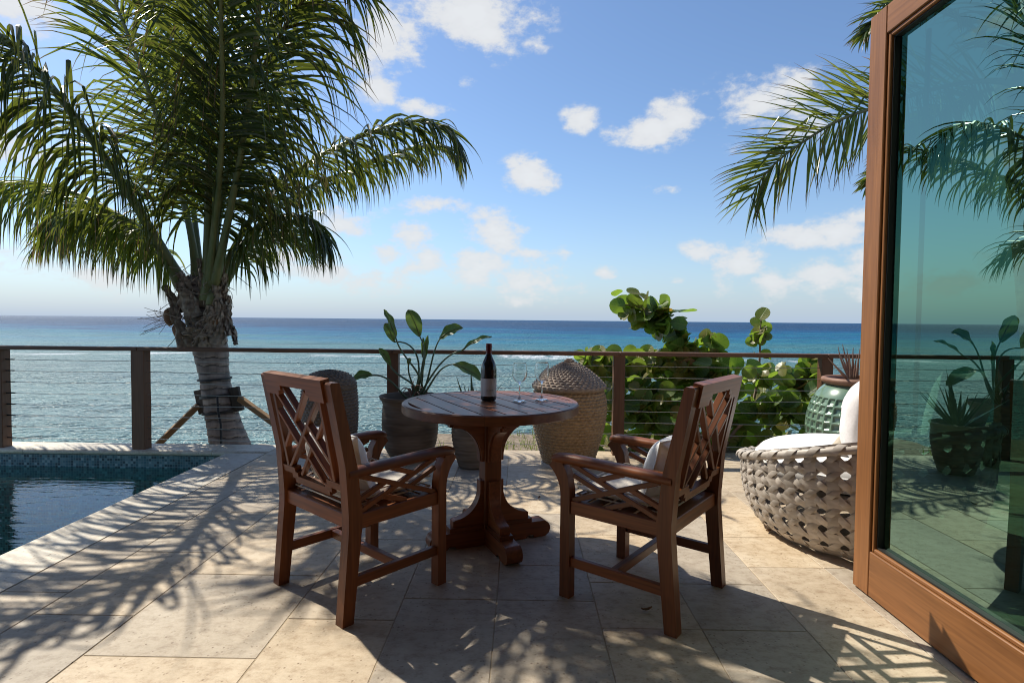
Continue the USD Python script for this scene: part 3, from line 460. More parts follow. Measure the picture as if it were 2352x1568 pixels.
def frond(parent, pix, seed, Lmax=.85, nper=70, droop=.34, s0=.22, r0=.045, hint=(0, 0, 1), mat=PALM, label=None, width=.029, **k):
    path = spline([at(*p) for p in pix], 40); nper = int(nper * DENSE * 1.12); s0 *= .8; Lmax = Lmax * LONG; droop *= 1.1
    x = np.linspace(0, 1, 40); rad = r0 * (1 - x) ** .8 * .62 + .005 + r0 * .5 * np.exp(-x * 14)
    fr = obj('frond', tube(path, rad, 7), PETIOLE, parent, smooth=True, label=label)
    m, uv = leaflets(path, s0, nper, Lmax, droop, np.array(hint, float), seed, width=width, **k)
    obj('leaflets', m, mat, fr, uv=uv, smooth=False, kind='stuff')
    return fr
palm = thing('coconut_palm', 'coconut palm with drooping fronds and a strapped trunk behind the railing', 'palm tree')
PD = 5.78
tp = [at(560, 1095, PD + .05), at(533, 1030, PD), at(512, 960, PD), at(499, 900, PD), at(490, 850, PD), at(482, 790, PD), at(470, 730, PD), at(462, 680, PD), at(460, 635, PD)]
tr = np.array([.25, .205, .168, .148, .138, .158, .176, .174, .13])
pth = spline(tp, 240); rr_ = np.interp(np.linspace(0, 1, 240), np.linspace(0, 1, 9), tr)
def trunk(pth, rad, seed):
    S = 36; th = np.arange(S) * 2 * np.pi / S; n = len(pth); L_ = np.r_[0, np.cumsum(np.linalg.norm(np.diff(pth, axis=0), axis=1))]
    ring = (L_[:, None] / .082 + .25 * np.sin(th)[None] + .5 * meshkit.noise(np.stack([np.repeat(np.cos(th)[None], n, 0) * 2, np.repeat(np.sin(th)[None], n, 0) * 2, np.repeat(L_[:, None], S, 1) * 3], -1), seed))
    saw = ring - np.floor(ring)
    R = rad[:, None] * (1 + .045 * (1 - saw) - .02 * (saw > .85)) * (1 + .12 * (meshkit.fbm(np.stack([np.cos(th)[None] * 3 + 0 * L_[:, None], np.sin(th)[None] * 3 + 0 * L_[:, None], L_[:, None] * 6 + 0 * th[None]], -1), 3, seed + 1) - .5))
    P = pth[:, None] + np.stack([np.cos(th)[None] * R, np.sin(th)[None] * R, 0 * R], -1)
    return grid_mesh(np.swapaxes(P, 0, 1), True), np.stack([saw.T.ravel(), np.zeros(saw.size)], 1)
tm_, tuv = trunk(pth, rr_, 3); obj('trunk', tm_, BARK, palm, smooth=True, uv=tuv)
def sheath(px, py, w, h, ang_deg, yoff, bulge, seed, mat=HUSK, parent=palm, curl=.5):   # a curved piece of fibrous leaf base hugging the trunk
    r = np.random.default_rng(seed); u, v = np.meshgrid(np.linspace(-1, 1, 11), np.linspace(0, 1, 13), indexing='ij')
    wid = w * (1 - .55 * v ** 1.5) * (1 + .15 * np.sin(v * 9 + seed)); X = u * wid; Z = v * h; Yv = -bulge * (1 - u * u * curl) - .05 * v * v + .015 * r.normal(size=u.shape)
    P = np.stack([X, Yv, Z], -1) @ rot((0, 1, 0), ang_deg)[:3, :3].T + at(px, py, PD + yoff)
    m = grid_mesh(P); return cat([m, trimesh.Trimesh(m.vertices + [0, .012, 0], m.faces[:, ::-1], process=False)])
for i, (px, py, w, h, a_, yo, bu) in enumerate([(430, 800, .075, .42, -14, -.15, .05), (500, 790, .08, .42, 6, -.17, .05), (465, 800, .09, .26, -4, -.19, .04), (450, 730, .10, .36, -20, -.19, .05), (492, 735, .085, .34, 10, -.20, .04), (415, 720, .06, .30, -24, -.10, .03), (520, 760, .05, .36, 8, -.08, .03),
                                                (475, 770, .07, .30, 14, -.20, .05), (440, 690, .07, .28, -16, -.18, .04), (508, 700, .05, .32, 12, -.14, .03),
      (512, 690, .045, -.36, -14, -.16, .02), (528, 745, .035, -.22, -25, -.10, .02), (452, 772, .14, .09, 6, -.21, .05), (430, 690, .035, .5, -24, -.14, .02), (470, 700, .04, .45, -3, -.21, .02), (500, 690, .04, .5, 9, -.16, .02)]):
    obj('leaf_sheath', sheath(px, py, w, h, a_, yo, bu, i), HUSK, palm, smooth=60)
def blob(c, r, n=2): m = trimesh.creation.icosphere(n, 1.0); m.vertices = m.vertices * np.array(r) * (1 + .1 * (meshkit.noise(m.vertices * 2.2, 4)[:, None] - .5)) + np.array(c); return m
def ovalcut(px, py, yo, w, h, ang_): m = blob((0, 0, 0), (w, .05, h)); m.apply_transform(rot((0, 1, 0), ang_)); m.apply_translation(at(px, py, PD + yo)); return m
for q in ((388, 729, -.12, .048, .088, -12), (408, 762, -.13, .042, .080, -22), (497, 735, -.20, .05, .06, 10)):
    obj('cut_leaf_base', ovalcut(*q), CUT, palm, smooth=True)
# dry fibres and threads round the heart of the crown
fib = []
for k in range(110):
    b = at(rng.uniform(405, 520), rng.uniform(600, 760), PD - .2 + rng.uniform(-.05, .1)); d = rng.normal(0, .10, 3) + [rng.normal(0, .05), -.02, -.08]
    fib.append(tube(spline([b, b + d * .5 + rng.normal(0, .02, 3), b + d + rng.normal(0, .03, 3)], 6), .003, 4, False))
for k in range(16):
    b = at(392, 728 + rng.uniform(-10, 14), PD - .12); e = at(330 + rng.uniform(-15, 40), rng.uniform(700, 775), PD - .2 + rng.uniform(-.1, .1)); fib.append(tube(spline([b, (b + e) / 2 + rng.normal(0, .02, 3), e], 7), .0022, 4, False))
obj('dry_fibre', cat(fib), HUSK, palm, smooth=False, kind='stuff')
F = lambda *a, **k: frond(palm, *a, **k)
F([(418, 655, 5.62), (330, 500, 5.30), (240, 360, 4.95), (130, 215, 4.6), (10, 90, 4.3), (-140, 20, 3.95), (-330, 20, 3.55), (-520, 90, 3.2), (-700, 230, 2.9)], 11, 1.0, 150, .9, .28, .066, lift=-.02, pw=.75, brown=.15)
F([(476, 690, 5.58), (479, 500, 5.45), (481, 300, 5.1), (483, 110, 4.7), (486, -90, 4.3), (488, -330, 3.85), (490, -620, 3.5)], 12, .80, 90, .42, .26, .062, hint=(0, .75, .66))
F([(488, 700, 5.56), (505, 470, 5.4), (555, 280, 5.0), (620, 125, 4.65), (690, 10, 4.4), (750, -50, 4.25), (800, -60, 4.15)], 13, 1.0, 92, .72, .24, .055, hint=(.25, .5, .8), brown=.45, lift=-.10, pw=.8)
F([(505, 650, 5.68), (560, 530, 5.65), (640, 430, 5.6), (750, 350, 5.5), (850, 305, 5.4), (945, 278, 5.3), (1015, 292, 5.25), (1052, 345, 5.2)], 14, .60, 84, .85, .28, .042, pw=.8, brown=.15)
F([(510, 650, 5.9), (600, 510, 6.0), (720, 425, 6.15), (850, 375, 6.25), (960, 338, 6.3), (1025, 340, 6.3), (1055, 385, 6.3)], 15, .46, 70, .8, .30, .036, brown=.45, pw=.8)
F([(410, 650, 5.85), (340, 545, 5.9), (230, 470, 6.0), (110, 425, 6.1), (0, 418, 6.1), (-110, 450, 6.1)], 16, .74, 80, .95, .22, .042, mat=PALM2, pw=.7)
F([(515, 655, 5.66), (570, 565, 5.55), (640, 500, 5.45), (705, 500, 5.4), (745, 560, 5.35)], 17, .56, 62, .95, .28, .034, brown=.35, pw=.8)
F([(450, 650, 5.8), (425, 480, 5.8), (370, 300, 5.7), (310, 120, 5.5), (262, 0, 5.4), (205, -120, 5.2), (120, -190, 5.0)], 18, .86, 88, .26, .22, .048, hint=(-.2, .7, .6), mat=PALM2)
F([(458, 650, 5.9), (440, 450, 6.2), (410, 250, 6.6), (390, 50, 7.0), (370, -120, 7.3)], 19, .9, 66, .4, .22, .04, hint=(0, -.4, .9))
F([(482, 650, 5.9), (520, 430, 6.3), (580, 230, 6.7), (650, 70, 7.0), (730, -40, 7.2)], 20, .9, 66, .45, .22, .04, hint=(0, -.4, .9))
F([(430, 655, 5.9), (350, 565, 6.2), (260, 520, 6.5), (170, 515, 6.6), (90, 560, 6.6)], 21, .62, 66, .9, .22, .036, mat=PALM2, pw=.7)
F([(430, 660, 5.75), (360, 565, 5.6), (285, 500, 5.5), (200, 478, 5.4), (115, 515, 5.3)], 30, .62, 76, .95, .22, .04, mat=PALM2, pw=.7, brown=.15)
F([(500, 655, 5.95), (560, 575, 6.3), (630, 545, 6.6), (710, 580, 6.8)], 22, .6, 50, .7, .24, .034)
F([(492, 660, 5.6), (535, 450, 5.1), (575, 210, 4.5), (600, -80, 3.95), (600, -400, 3.55), (580, -700, 3.3)], 23, .75, 64, .55, .30, .05, hint=(.1, .6, .75))
F([(480, 660, 5.6), (500, 450, 5.1), (512, 230, 4.4), (508, -34, 3.5), (525, -240, 3.05)], 28, .75, 66, .5, .34, .05, hint=(0, .7, .7))

# bracing of the palm: blocks, straps and props
sup = thing('palm_brace', 'timber props strapped to the leaning palm trunk with black bands', 'tree brace')
for (px, py, sx) in ((464, 922, -1), (543, 916, 1)):
    c = at(px, py, PD - .03); obj('block', box(.25, .05, .10, ch=.004), GREYWOOD, sup, M=mat4(rot((0, 1, 0), 90 - 12)[:3, :3], c), smooth=False)
bar('prop', at(456, 930, PD - .05), at(330, 1052, PD - .35), .055, .055, RAWPINE, sup); bar('prop', at(550, 914, PD - .05), at(700, 1022, PD - .30), .055, .055, RAWPINE, sup)
def band(py0, py1, w):
    c0 = at(503, (py0 + py1) / 2, PD); i = np.argmin(abs(pth[:, 2] - c0[2])); c = pth[i]; r = rr_[i] * 1.13; th = np.linspace(0, 2 * np.pi, 49)[:-1]
    sl = (py1 - py0) * PD / FPX / 2
    P = np.stack([np.stack([c[0] + rad * np.cos(th), c[1] + rad * np.sin(th), c[2] - sl * np.cos(th) + dz], -1) for rad, dz in ((r, -w / 2), (r + .006, -w / 2), (r + .006, w / 2), (r, w / 2), (r, -w / 2))], 1)
    return grid_mesh(P, True)
obj('strap', band(912, 902, .026), STRAP, sup, smooth=30); obj('strap', band(948, 938, .026), STRAP, sup, smooth=30); obj('strap', band(873, 868, .02), STRAP, sup, smooth=30)
obj('tie', tube([at(499, 910, PD - .22), at(501, 945, PD - .235), at(507, 975, PD - .24), at(508, 1020, PD - .255)], .012, 6), STRAP, sup, smooth=True)

# ------------------------------------------------------------------ second palm, right, beyond the door
palm2 = thing('coconut_palm', 'coconut palm whose fronds reach in beside the top of the glass door', 'palm tree')
f2 = lambda *a, **k: frond(palm2, *a, **k)
t2 = [at(2420, 1120, 5.6), at(2400, 900, 5.6), at(2370, 600, 5.6), at(2340, 300, 5.6), at(2330, 180, 5.6)]
p2 = spline(t2, 90); tm_, tuv = trunk(p2, np.interp(np.linspace(0, 1, 90), [0, .2, .8, 1], [.22, .15, .13, .15]), 9); obj('trunk', tm_, BARK, palm2, smooth=True, uv=tuv)
f2([(2320, 190, 5.5), (2220, 190, 5.3), (2110, 215, 5.1), (2008, 248, 4.9), (1916, 282, 4.8), (1851, 322, 4.75), (1791, 366, 4.7), (1740, 425, 4.7), (1725, 455, 4.7)], 31, .62, 100, .12, .12, .03, hint=(.1, -.9, .35), mat=PALM2, ang0=66, ang1=28, lift=.05, brown=.3, width=.021, gaps=.02, pw=1.8)
f2([(2320, 190, 5.6), (2230, 60, 5.6), (2130, 10, 5.5), (2040, 25, 5.4), (1985, 80, 5.4)], 32, .36, 80, .35, .2, .03, hint=(.1, -.5, .8), mat=PALM2, brown=.3)
f2([(2330, 200, 5.7), (2230, 220, 5.9), (2120, 290, 6.0), (2030, 380, 6.0), (1990, 430, 6.0)], 33, .30, 70, .2, .2, .03, hint=(.1, -.9, .4), mat=PALM2, brown=.4)
f2([(2340, 190, 5.7), (2420, 40, 5.6), (2540, -20, 5.5), (2650, 60, 5.4)], 34, .7, 60, .5, .2, .03)
f2([(2345, 195, 5.8), (2450, 200, 6.0), (2570, 300, 6.1), (2640, 430, 6.1)], 35, .7, 60, .5, .2, .03)
f2([(2335, 190, 5.7), (2330, -40, 5.9), (2280, -200, 6.0), (2180, -250, 6.0)], 36, .7, 60, .4, .2, .03)

# ------------------------------------------------------------------ sea grape
grape = thing('sea_grape', 'bushy sea grape shrub with round leaves behind the railing', 'shrub')
def leaf_mesh(r, cup, wav, ph):
    th = np.linspace(0, 2 * np.pi, 15)[:-1]; rad = r * (1 + .06 * np.cos(2 * th + .3) - .16 * np.exp(-((th - np.pi) / .28) ** 2))
    ring = np.stack([rad * np.cos(th), rad * np.sin(th) * 1.06, cup * r * np.abs(np.sin(th)) ** 1.2 + wav * r * np.sin(3 * th + ph)], 1)
    inner = ring * [.5, .5, .35]; V = np.vstack([[[0, 0, -.02 * r]], inner, ring]); n = 14; F_ = []
    for k in range(n):
        k2 = (k + 1) % n; F_ += [[0, 1 + k, 1 + k2], [1 + k, 1 + n + k, 1 + n + k2], [1 + k, 1 + n + k2, 1 + k2]]
    return V, np.array(F_), np.stack([V[:, 0] / r + 1, V[:, 1] / r], 1)
branches = [[(1650, 1060, 5.75), (1625, 960, 5.75), (1600, 880, 5.75), (1578, 810, 5.7), (1545, 765, 5.7), (1500, 725, 5.7), (1425, 698, 5.7)],
            [(1690, 1060, 5.8), (1720, 960, 5.8), (1742, 860, 5.8), (1746, 780, 5.8), (1750, 705, 5.8)], [(1680, 1060, 5.6), (1660, 930, 5.6), (1635, 830, 5.65), (1622, 775, 5.7)],
            [(1640, 1060, 5.6), (1560, 950, 5.55), (1460, 880, 5.6), (1390, 835, 5.7), (1335, 812, 5.75)], [(1730, 1060, 5.7), (1790, 950, 5.7), (1845, 880, 5.7), (1868, 835, 5.7)],
            [(1660, 1060, 5.5), (1720, 960, 5.45), (1790, 930, 5.4), (1870, 960, 5.5)], [(1600, 1070, 5.5), (1520, 980, 5.45), (1440, 940, 5.5), (1400, 900, 5.5)]]
spots = []
for bi, br in enumerate(branches):
    pts = spline([at(*p) for p in br], 24); obj('branch', tube(pts, np.linspace(.022, .006, 24), 6), noisy('grape_bark', [(.3, (.15, .10, .07)), (.7, (.30, .23, .18))], (20, 20, 20), .8) if bi == 0 else UsdShade.Material.Get(stage, '/World/Looks/grape_bark'), grape, smooth=True)
    nn_ = (92, 30, 44, 64, 60, 48, 48)[bi]; t0 = (.42, .34, .42, .3, .4, .3, .3)[bi]
    for k in range(nn_):
        p = pts[int((t0 + (1 - t0) * rng.uniform() ** .8) * 23)]; r_ = rng.uniform(.058, .098) * (.75 if bi == 1 else 1); d_ = rng.normal(0, 1, 3) + [0, -.3, .15]; d_ /= np.linalg.norm(d_); spots.append((p + d_ * r_ * (.95 + abs(rng.normal(0, .35))), r_, d_))
for k in range(46):
    p = spline([at(*q) for q in branches[0]], 24)[int(rng.uniform(8, 23))]; spots.append((p + rng.normal(0, .10, 3), rng.uniform(.055, .09), None))
for k in range(620):
    px, py = rng.uniform(1325, 1900), rng.uniform(832, 1075); 
    if px > 1800 and py < 850: continue
    spots.append((at(px, py, rng.uniform(5.35, 6.25)), rng.uniform(.050, .095), None))
for k in range(140): spots.append((at(rng.uniform(1330, 1560), rng.uniform(805, 860), rng.uniform(5.6, 6.1)), rng.uniform(.055, .085), None))
spots.sort(key=lambda s: -s[1] / s[0][1]); rest = []; restuv = []
for k, (p, r, dd) in enumerate(spots):
    V, Fc, ux = leaf_mesh(r, rng.uniform(.05, .35), rng.uniform(.02, .10), rng.uniform(0, 6))
    nrm = np.array([rng.normal(-.25, .55), rng.normal(-.35, .6), rng.normal(.55, .45)]); nrm /= np.linalg.norm(nrm); a_ = rng.normal(size=3) if dd is None else dd.copy(); a_ -= nrm * (a_ @ nrm); a_ /= np.linalg.norm(a_)
    R = np.stack([a_, np.cross(nrm, a_), nrm], 1); old = rng.uniform() < .055; uv = ux
    if k < 293: obj('leaf', (V, Fc), GRAPEOLD if old else GRAPE, grape, M=mat4(R, p), uv=uv, smooth=True)
    else: rest.append(trimesh.Trimesh(V @ R.T + p, Fc, process=False)); restuv.append(uv)
if rest: obj('more_leaves', cat(rest), GRAPE, grape, uv=np.vstack(restuv), smooth=True, kind='stuff')

# ------------------------------------------------------------------ table
TC = np.array([-.155, 3.04]); TZ = .764; TRD = .47
table = thing('round_table', 'round slatted teak pedestal table between the two chairs', 'table', (TC[0], TC[1], 0))
SD = math.radians(-62.5); D2 = np.array([math.cos(SD), math.sin(SD)]); N2 = np.array([-D2[1], D2[0]])
RM = mat4(np.stack([np.r_[D2, 0], np.r_[N2, 0], [0, 0, 1]], 1))
from shapely.geometry import Point, box as sbox
inner = Point(0, 0).buffer(TRD - .034, 48)
gaps = [-.42, -.32, -.2155, -.111, -.0065, .098, .2025, .307, .41]
for a, b in zip([-.5] + gaps, gaps + [.5]):
    g = inner.intersection(sbox(-1, a + .0045, 1, b - .0045))
    if g.is_empty or g.area < .002: continue
    obj('slat', prism(g, .024), TEAK, table, M=mat4(RM[:3, :3], (0, 0, TZ - .0135 - rng.uniform(0, .0007))), smooth=False)
for q in range(4):                                # rim in four joined segments
    a0 = math.radians(-62.5 - 28 + 90 * q) + .0; a1 = a0 + math.pi / 2 - .0025; ths = np.linspace(a0, a1, 25)
    prof = [(TRD - .033, TZ - .001), (TRD - .006, TZ - .001), (TRD, TZ - .007), (TRD, TZ - .045), (TRD - .005, TZ - .050), (TRD - .033, TZ - .050)]
    P = np.stack([np.stack([r_ * np.cos(ths), r_ * np.sin(ths), np.full(25, z_)], -1) for r_, z_ in prof + prof[:1]], 1)
    gm_ = grid_mesh(P); capf = [[0, 1, 2], [0, 2, 3], [0, 3, 4], [0, 4, 5]]; k0 = 24 * 7
    gm_ = trimesh.Trimesh(gm_.vertices, np.vstack([gm_.faces, np.array(capf)[:, ::-1], np.array(capf) + k0]), process=False)
    gr = np.stack([ths.repeat(7) * TRD, gm_.vertices[:, 2], np.zeros(175)], 1)
    gm_.fix_normals(); obj('rim', gm_, TEAK, table, smooth=25)
obj('underframe', lathe([(.30, TZ - .048), (.30, TZ - .026), (0.001, TZ - .026)], 32), TEAK, table, smooth=False)
CA = 24.0                                         # feet and brackets: directions of the cross, from the photograph
col = box(.095, .095, TZ - .10, (0, 0, (TZ - .05) / 2 + .03), ch=.004)
obj('pedestal', box(TZ - .12, .094, .094, ch=.004), TEAK, table, M=mat4(rot((0, 0, 1), CA)[:3, :3] @ np.array([[0, 0, 1], [0, 1, 0], [1, 0, 0]], float), (0, 0, .05 + (TZ - .12) / 2)), smooth=False)
def arc(cx, cy, r, a0, a1, n=9): return [(cx + r * math.cos(math.radians(a)), cy + r * math.sin(math.radians(a))) for a in np.linspace(a0, a1, n)]
foot_base = [(.0, .004)] + [(.20, .004), (.21, .018), (.24, .018), (.25, .004), (.315, .004)] + arc(.300, .045, .045, -40, 90, 8) + [(.0, .09)]
foot_step = [(.0, .09), (.235, .09), (.235, .112), (.0, .112)]
foot_top = [(.0, .112), (.215, .112), (.215, .145), (.205, .150)] + arc(.215, .30, .15, -95, -172, 9) + [(.066, .30), (.066, .345), (.0, .345)]
brk = [(0, .45), (.068, .45), (.068, .475)] + [(.068 + .16 * (1 - math.cos(a)), .475 + .165 * math.sin(a)) for a in np.linspace(0, math.pi / 2, 9)] + [(.235, .64), (.235, .662), (.262, .662), (.262, .68), (.30, .69), (.335, .714), (0, .714)]
for q in range(4):
    aq = CA + 90 * q; R = rot((0, 0, 1), aq)[:3, :3] @ np.array([[1, 0, 0], [0, 0, -1], [0, 1, 0]], float)
    ft = obj('foot', prism(foot_base, .085), TEAK, table, M=mat4(R), smooth=28)
    obj('foot_step', prism(foot_step, .072), TEAK, ft, M=mat4(R), smooth=False); obj('foot_scroll', prism(foot_top, .055), TEAK, ft, M=mat4(R), smooth=28)
    br = obj('bracket', prism(brk, .045), TEAK, table, M=mat4(R), smooth=28)
    obj('bracket_rib', prism([(x_ * .93, .45 + (z_ - .45) * .985) for x_, z_ in brk], .068), TEAK, br, M=mat4(R), smooth=28)

# bottle and glasses
bt = thing('wine_bottle', 'dark red wine bottle with pale label on the round table', 'bottle', (-.169, 3.071, TZ))
prof = [(.001, .004), (.034, .0), (.041, .006), (.0425, .02), (.0425, .165), (.040, .185), (.033, .210), (.0225, .232), (.0165, .250), (.0148, .262), (.0145, .304), (.001, .306)]
pr2 = np.vstack([np.array(prof[:4]), spline(prof[4:10], 20), np.array(prof[10:])])
obj('glass_body', lathe(pr2, 40), BOTTLE, bt, smooth=50)
obj('capsule', lathe([(.0158, .238), (.0158, .288), (.0168, .289), (.0168, .300), (.0158, .302), (.0155, .3085), (.001, .309)], 32), CAPSULE, bt, smooth=35)
lt = np.linspace(-1.9, 1.9, 40) - math.pi / 2 - .1; LBL = np.stack([np.stack([.0431 * np.cos(lt), .0431 * np.sin(lt), np.full(40, z_)], -1) for z_ in (.026, .122)], 1)
lab = obj('label', grid_mesh(LBL), PAPER, bt, smooth=True)
def wrapped(text, h, z, off=0.0):
    tm = meshkit.text_mesh(text, h, .0003); w = tm.bounds[1, 0]; v = np.array(tm.vertices); a_ = (v[:, 0] - w / 2 + off) / .0433 - math.pi / 2
    r_ = .0432 + v[:, 2]; tm.vertices = np.stack([r_ * np.cos(a_), r_ * np.sin(a_), z + v[:, 1]], 1); return tm
obj('label_text', wrapped('LA CREMA', .0058, .056, .010), INK, lab, smooth=False)
def wineglass(loc, label, g=None):
    w = thing('wine_glass', label, 'wine glass', loc)
    base = [(.001, .0), (.036, .0), (.037, .002), (.030, .006), (.010, .012), (.005, .022), (.0042, .06), (.0045, .095), (.010, .104)]
    obj('foot_and_stem', lathe(np.vstack([base[:4], spline(base[3:], 24)]), 32), WINEGLASS, w, smooth=60)
    out = spline([(.0008, .1035), (.022, .110), (.035, .128), (.0405, .150), (.039, .178), (.034, .207)], 26); inn = np.maximum(out[::-1] - [[.0012, -.0010]], [[.0008, 0]])
    obj('bowl', lathe(np.vstack([out, inn]), 40), WINEGLASS, w, smooth=60)
    return w
g1 = wineglass((-.001, 3.035, TZ), 'empty wine glass nearer the bottle on the round table'); g2 = copy_of(g1, 'empty wine glass farther from the bottle, in front of the lidded basket', (.120, 3.094, TZ), 40)

# ------------------------------------------------------------------ chairs
def make_chair(name, label, loc, rz):
    c = thing(name, label, 'chair', loc, rz); W, Dp = .262, .242
    # frames: side profiles live in (y, z), extruded along x
    RS = np.array([[0, 0, 1], [1, 0, 0], [0, 1, 0]], float); RSG = np.array([[0, 1, 0], [1, 0, 0], [0, 0, 1]], float)
    rear = [(-.267, .0), (-.217, .0), (-.178, .37), (-.176, .43), (-.199, .62), (-.276, .950), (-.283, .957), (-.312, .957), (-.318, .950), (-.252, .62), (-.238, .43), (-.238, .37)]
    front = [(.218, 0), (.266, 0), (.266, .44)] + arc(.266 + .16, .44, .16, 180, 128, 8)[1:] + [(.305, .592), (.265, .592), (.235, .545), (.220, .47)]
    for s in (-1, 1):
        obj('rear_leg', prism(rear, .05), TEAK, c, M=mat4(RS, (s * W, 0, 0)), smooth=22, grain=RSG)
        obj('front_leg', prism(front, .047), TEAK, c, M=mat4(RS, (s * W, 0, 0)), smooth=28, grain=RSG)
        # arm: flattened round bar with a rolled front end
        ap = spline([(s * W, -.235, .592), (s * W, -.05, .597), (s * W, .12, .601), (s * W, .25, .602), (s * W, .315, .597)], 22)
        th = np.arange(16) * 2 * np.pi / 16; rx = np.full(22, .031); rz_ = np.full(22, .023); rx[-3:] = (.032, .031, .027); rz_[-3:] = (.024, .023, .017)
        P = np.stack([np.stack([q[0] + a_ * np.sign(np.cos(th)) * np.abs(np.cos(th)) ** .8, np.full(16, q[1]), q[2] + b_ * np.sin(th)], -1) for q, a_, b_ in zip(ap, rx, rz_)], 1)
        am = grid_mesh(P, True); ce = np.array([[s * W, .324, .594]]); nv = len(am.vertices); k = np.arange(16)
        am = trimesh.Trimesh(np.vstack([am.vertices, ce]), np.vstack([am.faces, np.stack([k * 22 + 21, ((k + 1) % 16) * 22 + 21, np.full(16, nv)], 1)]), process=False)
        am.fix_normals(); obj('arm', am, TEAK, c, smooth=60, grain=np.array([[0, 1, 0], [1, 0, 0], [0, 0, 1.0]]))
        # fretwork below the arm
        sy = lambda t: .012 + t * .206; sz = lambda t: .504 + t * .078
        for k_, (s0, t0, s1, t1) in enumerate([(1, 1, -1, -1), (1, -1, -1, 1), (.98, .43, .275, -.275), (.40, .40, -.2, 1), (-.3, .3, -1, -.4), (-.4, -.4, .2, -1)]):
            bar('fret_bar', (s * W, sy(s0), sz(t0)), (s * W, sy(s1), sz(t1)), .020 + .0012 * (k_ == 1) - .001 * (k_ > 1), .021, TEAK, c, up=np.cross([1, 0, 0], [0, s1 - s0, (t1 - t0) * .38]), ch=.002)
        bar('seat_rail', (s * W, -.18, .398), (s * W, .22, .398), .032, .058, TEAK, c); bar('side_stretcher', (s * W, -.222, .158), (s * W, .22, .158), .026, .042, TEAK, c)
    bar('seat_rail', (-W + .024, -.208, .398), (W - .024, -.208, .398), .034, .058, TEAK, c); bar('seat_rail', (-W + .023, .243, .398), (W - .023, .243, .398), .034, .058, TEAK, c)
    bar('cross_stretcher', (-W + .013, .02, .158), (W - .013, .02, .158), .032, .038, TEAK, c)
    for k_ in range(6): bar('seat_slat', (-W + .016, -.165 + k_ * .07, .418), (W - .016, -.165 + k_ * .07, .418), .058, .014, TEAK, c)
    # back: (u, w) in the leaning plane
    e = np.array([0, -.105, .525]); e /= np.linalg.norm(e); o = np.array([0, -.205, .43]); nb = np.cross([1, 0, 0], e); BM = mat4(np.stack([[1, 0, 0], e, nb], 1), o)
    crest = [(-.2365, .458), (-.20, .458), (-.125, .458), (-.125, .478), (-.105, .478), (-.105, .500), (.105, .500), (.105, .478), (.125, .478), (.125, .458), (.2365, .458), (.2365, .548), (-.2365, .548)]
    obj('crest_rail', prism(crest, .038), TEAK, c, M=BM, smooth=False)
    low = [(-.2365, .125), (-.13, .125), (-.13, .105), (-.11, .105), (-.11, .088), (.11, .088), (.11, .105), (.13, .105), (.13, .125), (.2365, .125), (.2365, .095), (.16, .095), (.16, .075), (.14, .075), (.14, .056), (-.14, .056), (-.14, .075), (-.16, .075), (-.16, .095), (-.2365, .095)]
    obj('lower_back_rail', prism(low, .030), TEAK, c, M=BM, smooth=False)
    def fret(u0, v0, u1, v1, w=.018, d=.024):
        P0 = BM @ np.array([u0, v0, 0, 1]); P1 = BM @ np.array([u1, v1, 0, 1]); bar('fret_bar', P0[:3], P1[:3], w, d, TEAK, c, up=nb, ch=.0015)
    for s in (-1, 1): fret(s * .188, .120, s * .188, .463, .019, .027)
    Uu = lambda a_: a_ * .182; Vv = lambda b_: .294 + b_ * .195
    for k_, (u0, v0, u1, v1) in enumerate([(-1, .93, 1, -.93), (1, .93, -1, -.93), (.46, 1.0, -.27, .27), (-.54, 1.0, -.04, .5), (-1, .445, -.28, -.28), (-1, -.4, -.58, .02), (-.46, -1, .27, -.27), (.54, -1, .04, -.5), (1, -.445, .28, .28), (1, .4, .58, -.02)]):
        fret(Uu(u0), Vv(v0), Uu(u1), Vv(v1), .0155, .025 + .0008 * (k_ % 3))
    return c
C1 = ((-.718, 2.538, 0), -41.0); C2 = ((.566, 2.511, 0), 52.5)
ch1 = make_chair('armchair', 'teak fretwork armchair left of the table, seen from behind', *C1)
ch2 = copy_of(ch1, 'teak fretwork armchair right of the table, beside the woven daybed', *C2)
def pillow(w, h, t, seed=0, n=26, wr=.006, point=.10):
    """A filled cushion: w x h, t thick, in the xy plane."""
    u, v = np.meshgrid(np.linspace(-1, 1, n), np.linspace(-1, 1, n), indexing='ij')
    e = (1 - np.abs(u) ** 2.6) * (1 - np.abs(v) ** 2.6); th = t / 2 * np.clip(e, 0, 1) ** .56
    pin = 1 - point * (1 - np.abs(v) ** 2) * np.abs(u) ** 3; pin2 = 1 - point * (1 - np.abs(u) ** 2) * np.abs(v) ** 3
    X, Y_ = u * w / 2 * pin, v * h / 2 * pin2; nz = meshkit.fbm(np.stack([u * 3.2 + seed, v * 3.2, u * 0 + seed], -1), 3, seed) - .5
    Z = th + wr * 2 * nz * np.clip(e, 0, 1) ** .5
    nz2 = meshkit.fbm(np.stack([u * 3.2 - seed, v * 3.2 + 7, u * 0], -1), 3, seed + 3) - .5
    a_ = grid_mesh(np.stack([X, Y_, Z], -1)); b_ = grid_mesh(np.stack([X, Y_, -th - wr * nz2 * np.clip(e, 0, 1) ** .5], -1)); b_ = trimesh.Trimesh(b_.vertices, b_.faces[:, ::-1], process=False)
    return cat([a_, b_])
def piping(w, h, point=.10, r=.005):
    t = np.linspace(-1, 1, 21); pts = [(a_, -1) for a_ in t] + [(1, a_) for a_ in t[1:]] + [(-a_, 1) for a_ in t[1:]] + [(-1, -a_) for a_ in t[1:]]
    P = [(u * w / 2 * (1 - point * (1 - v * v) * abs(u) ** 3), v * h / 2 * (1 - point * (1 - u * u) * abs(v) ** 3), 0) for u, v in pts]
    return tube(P, r, 5, False)
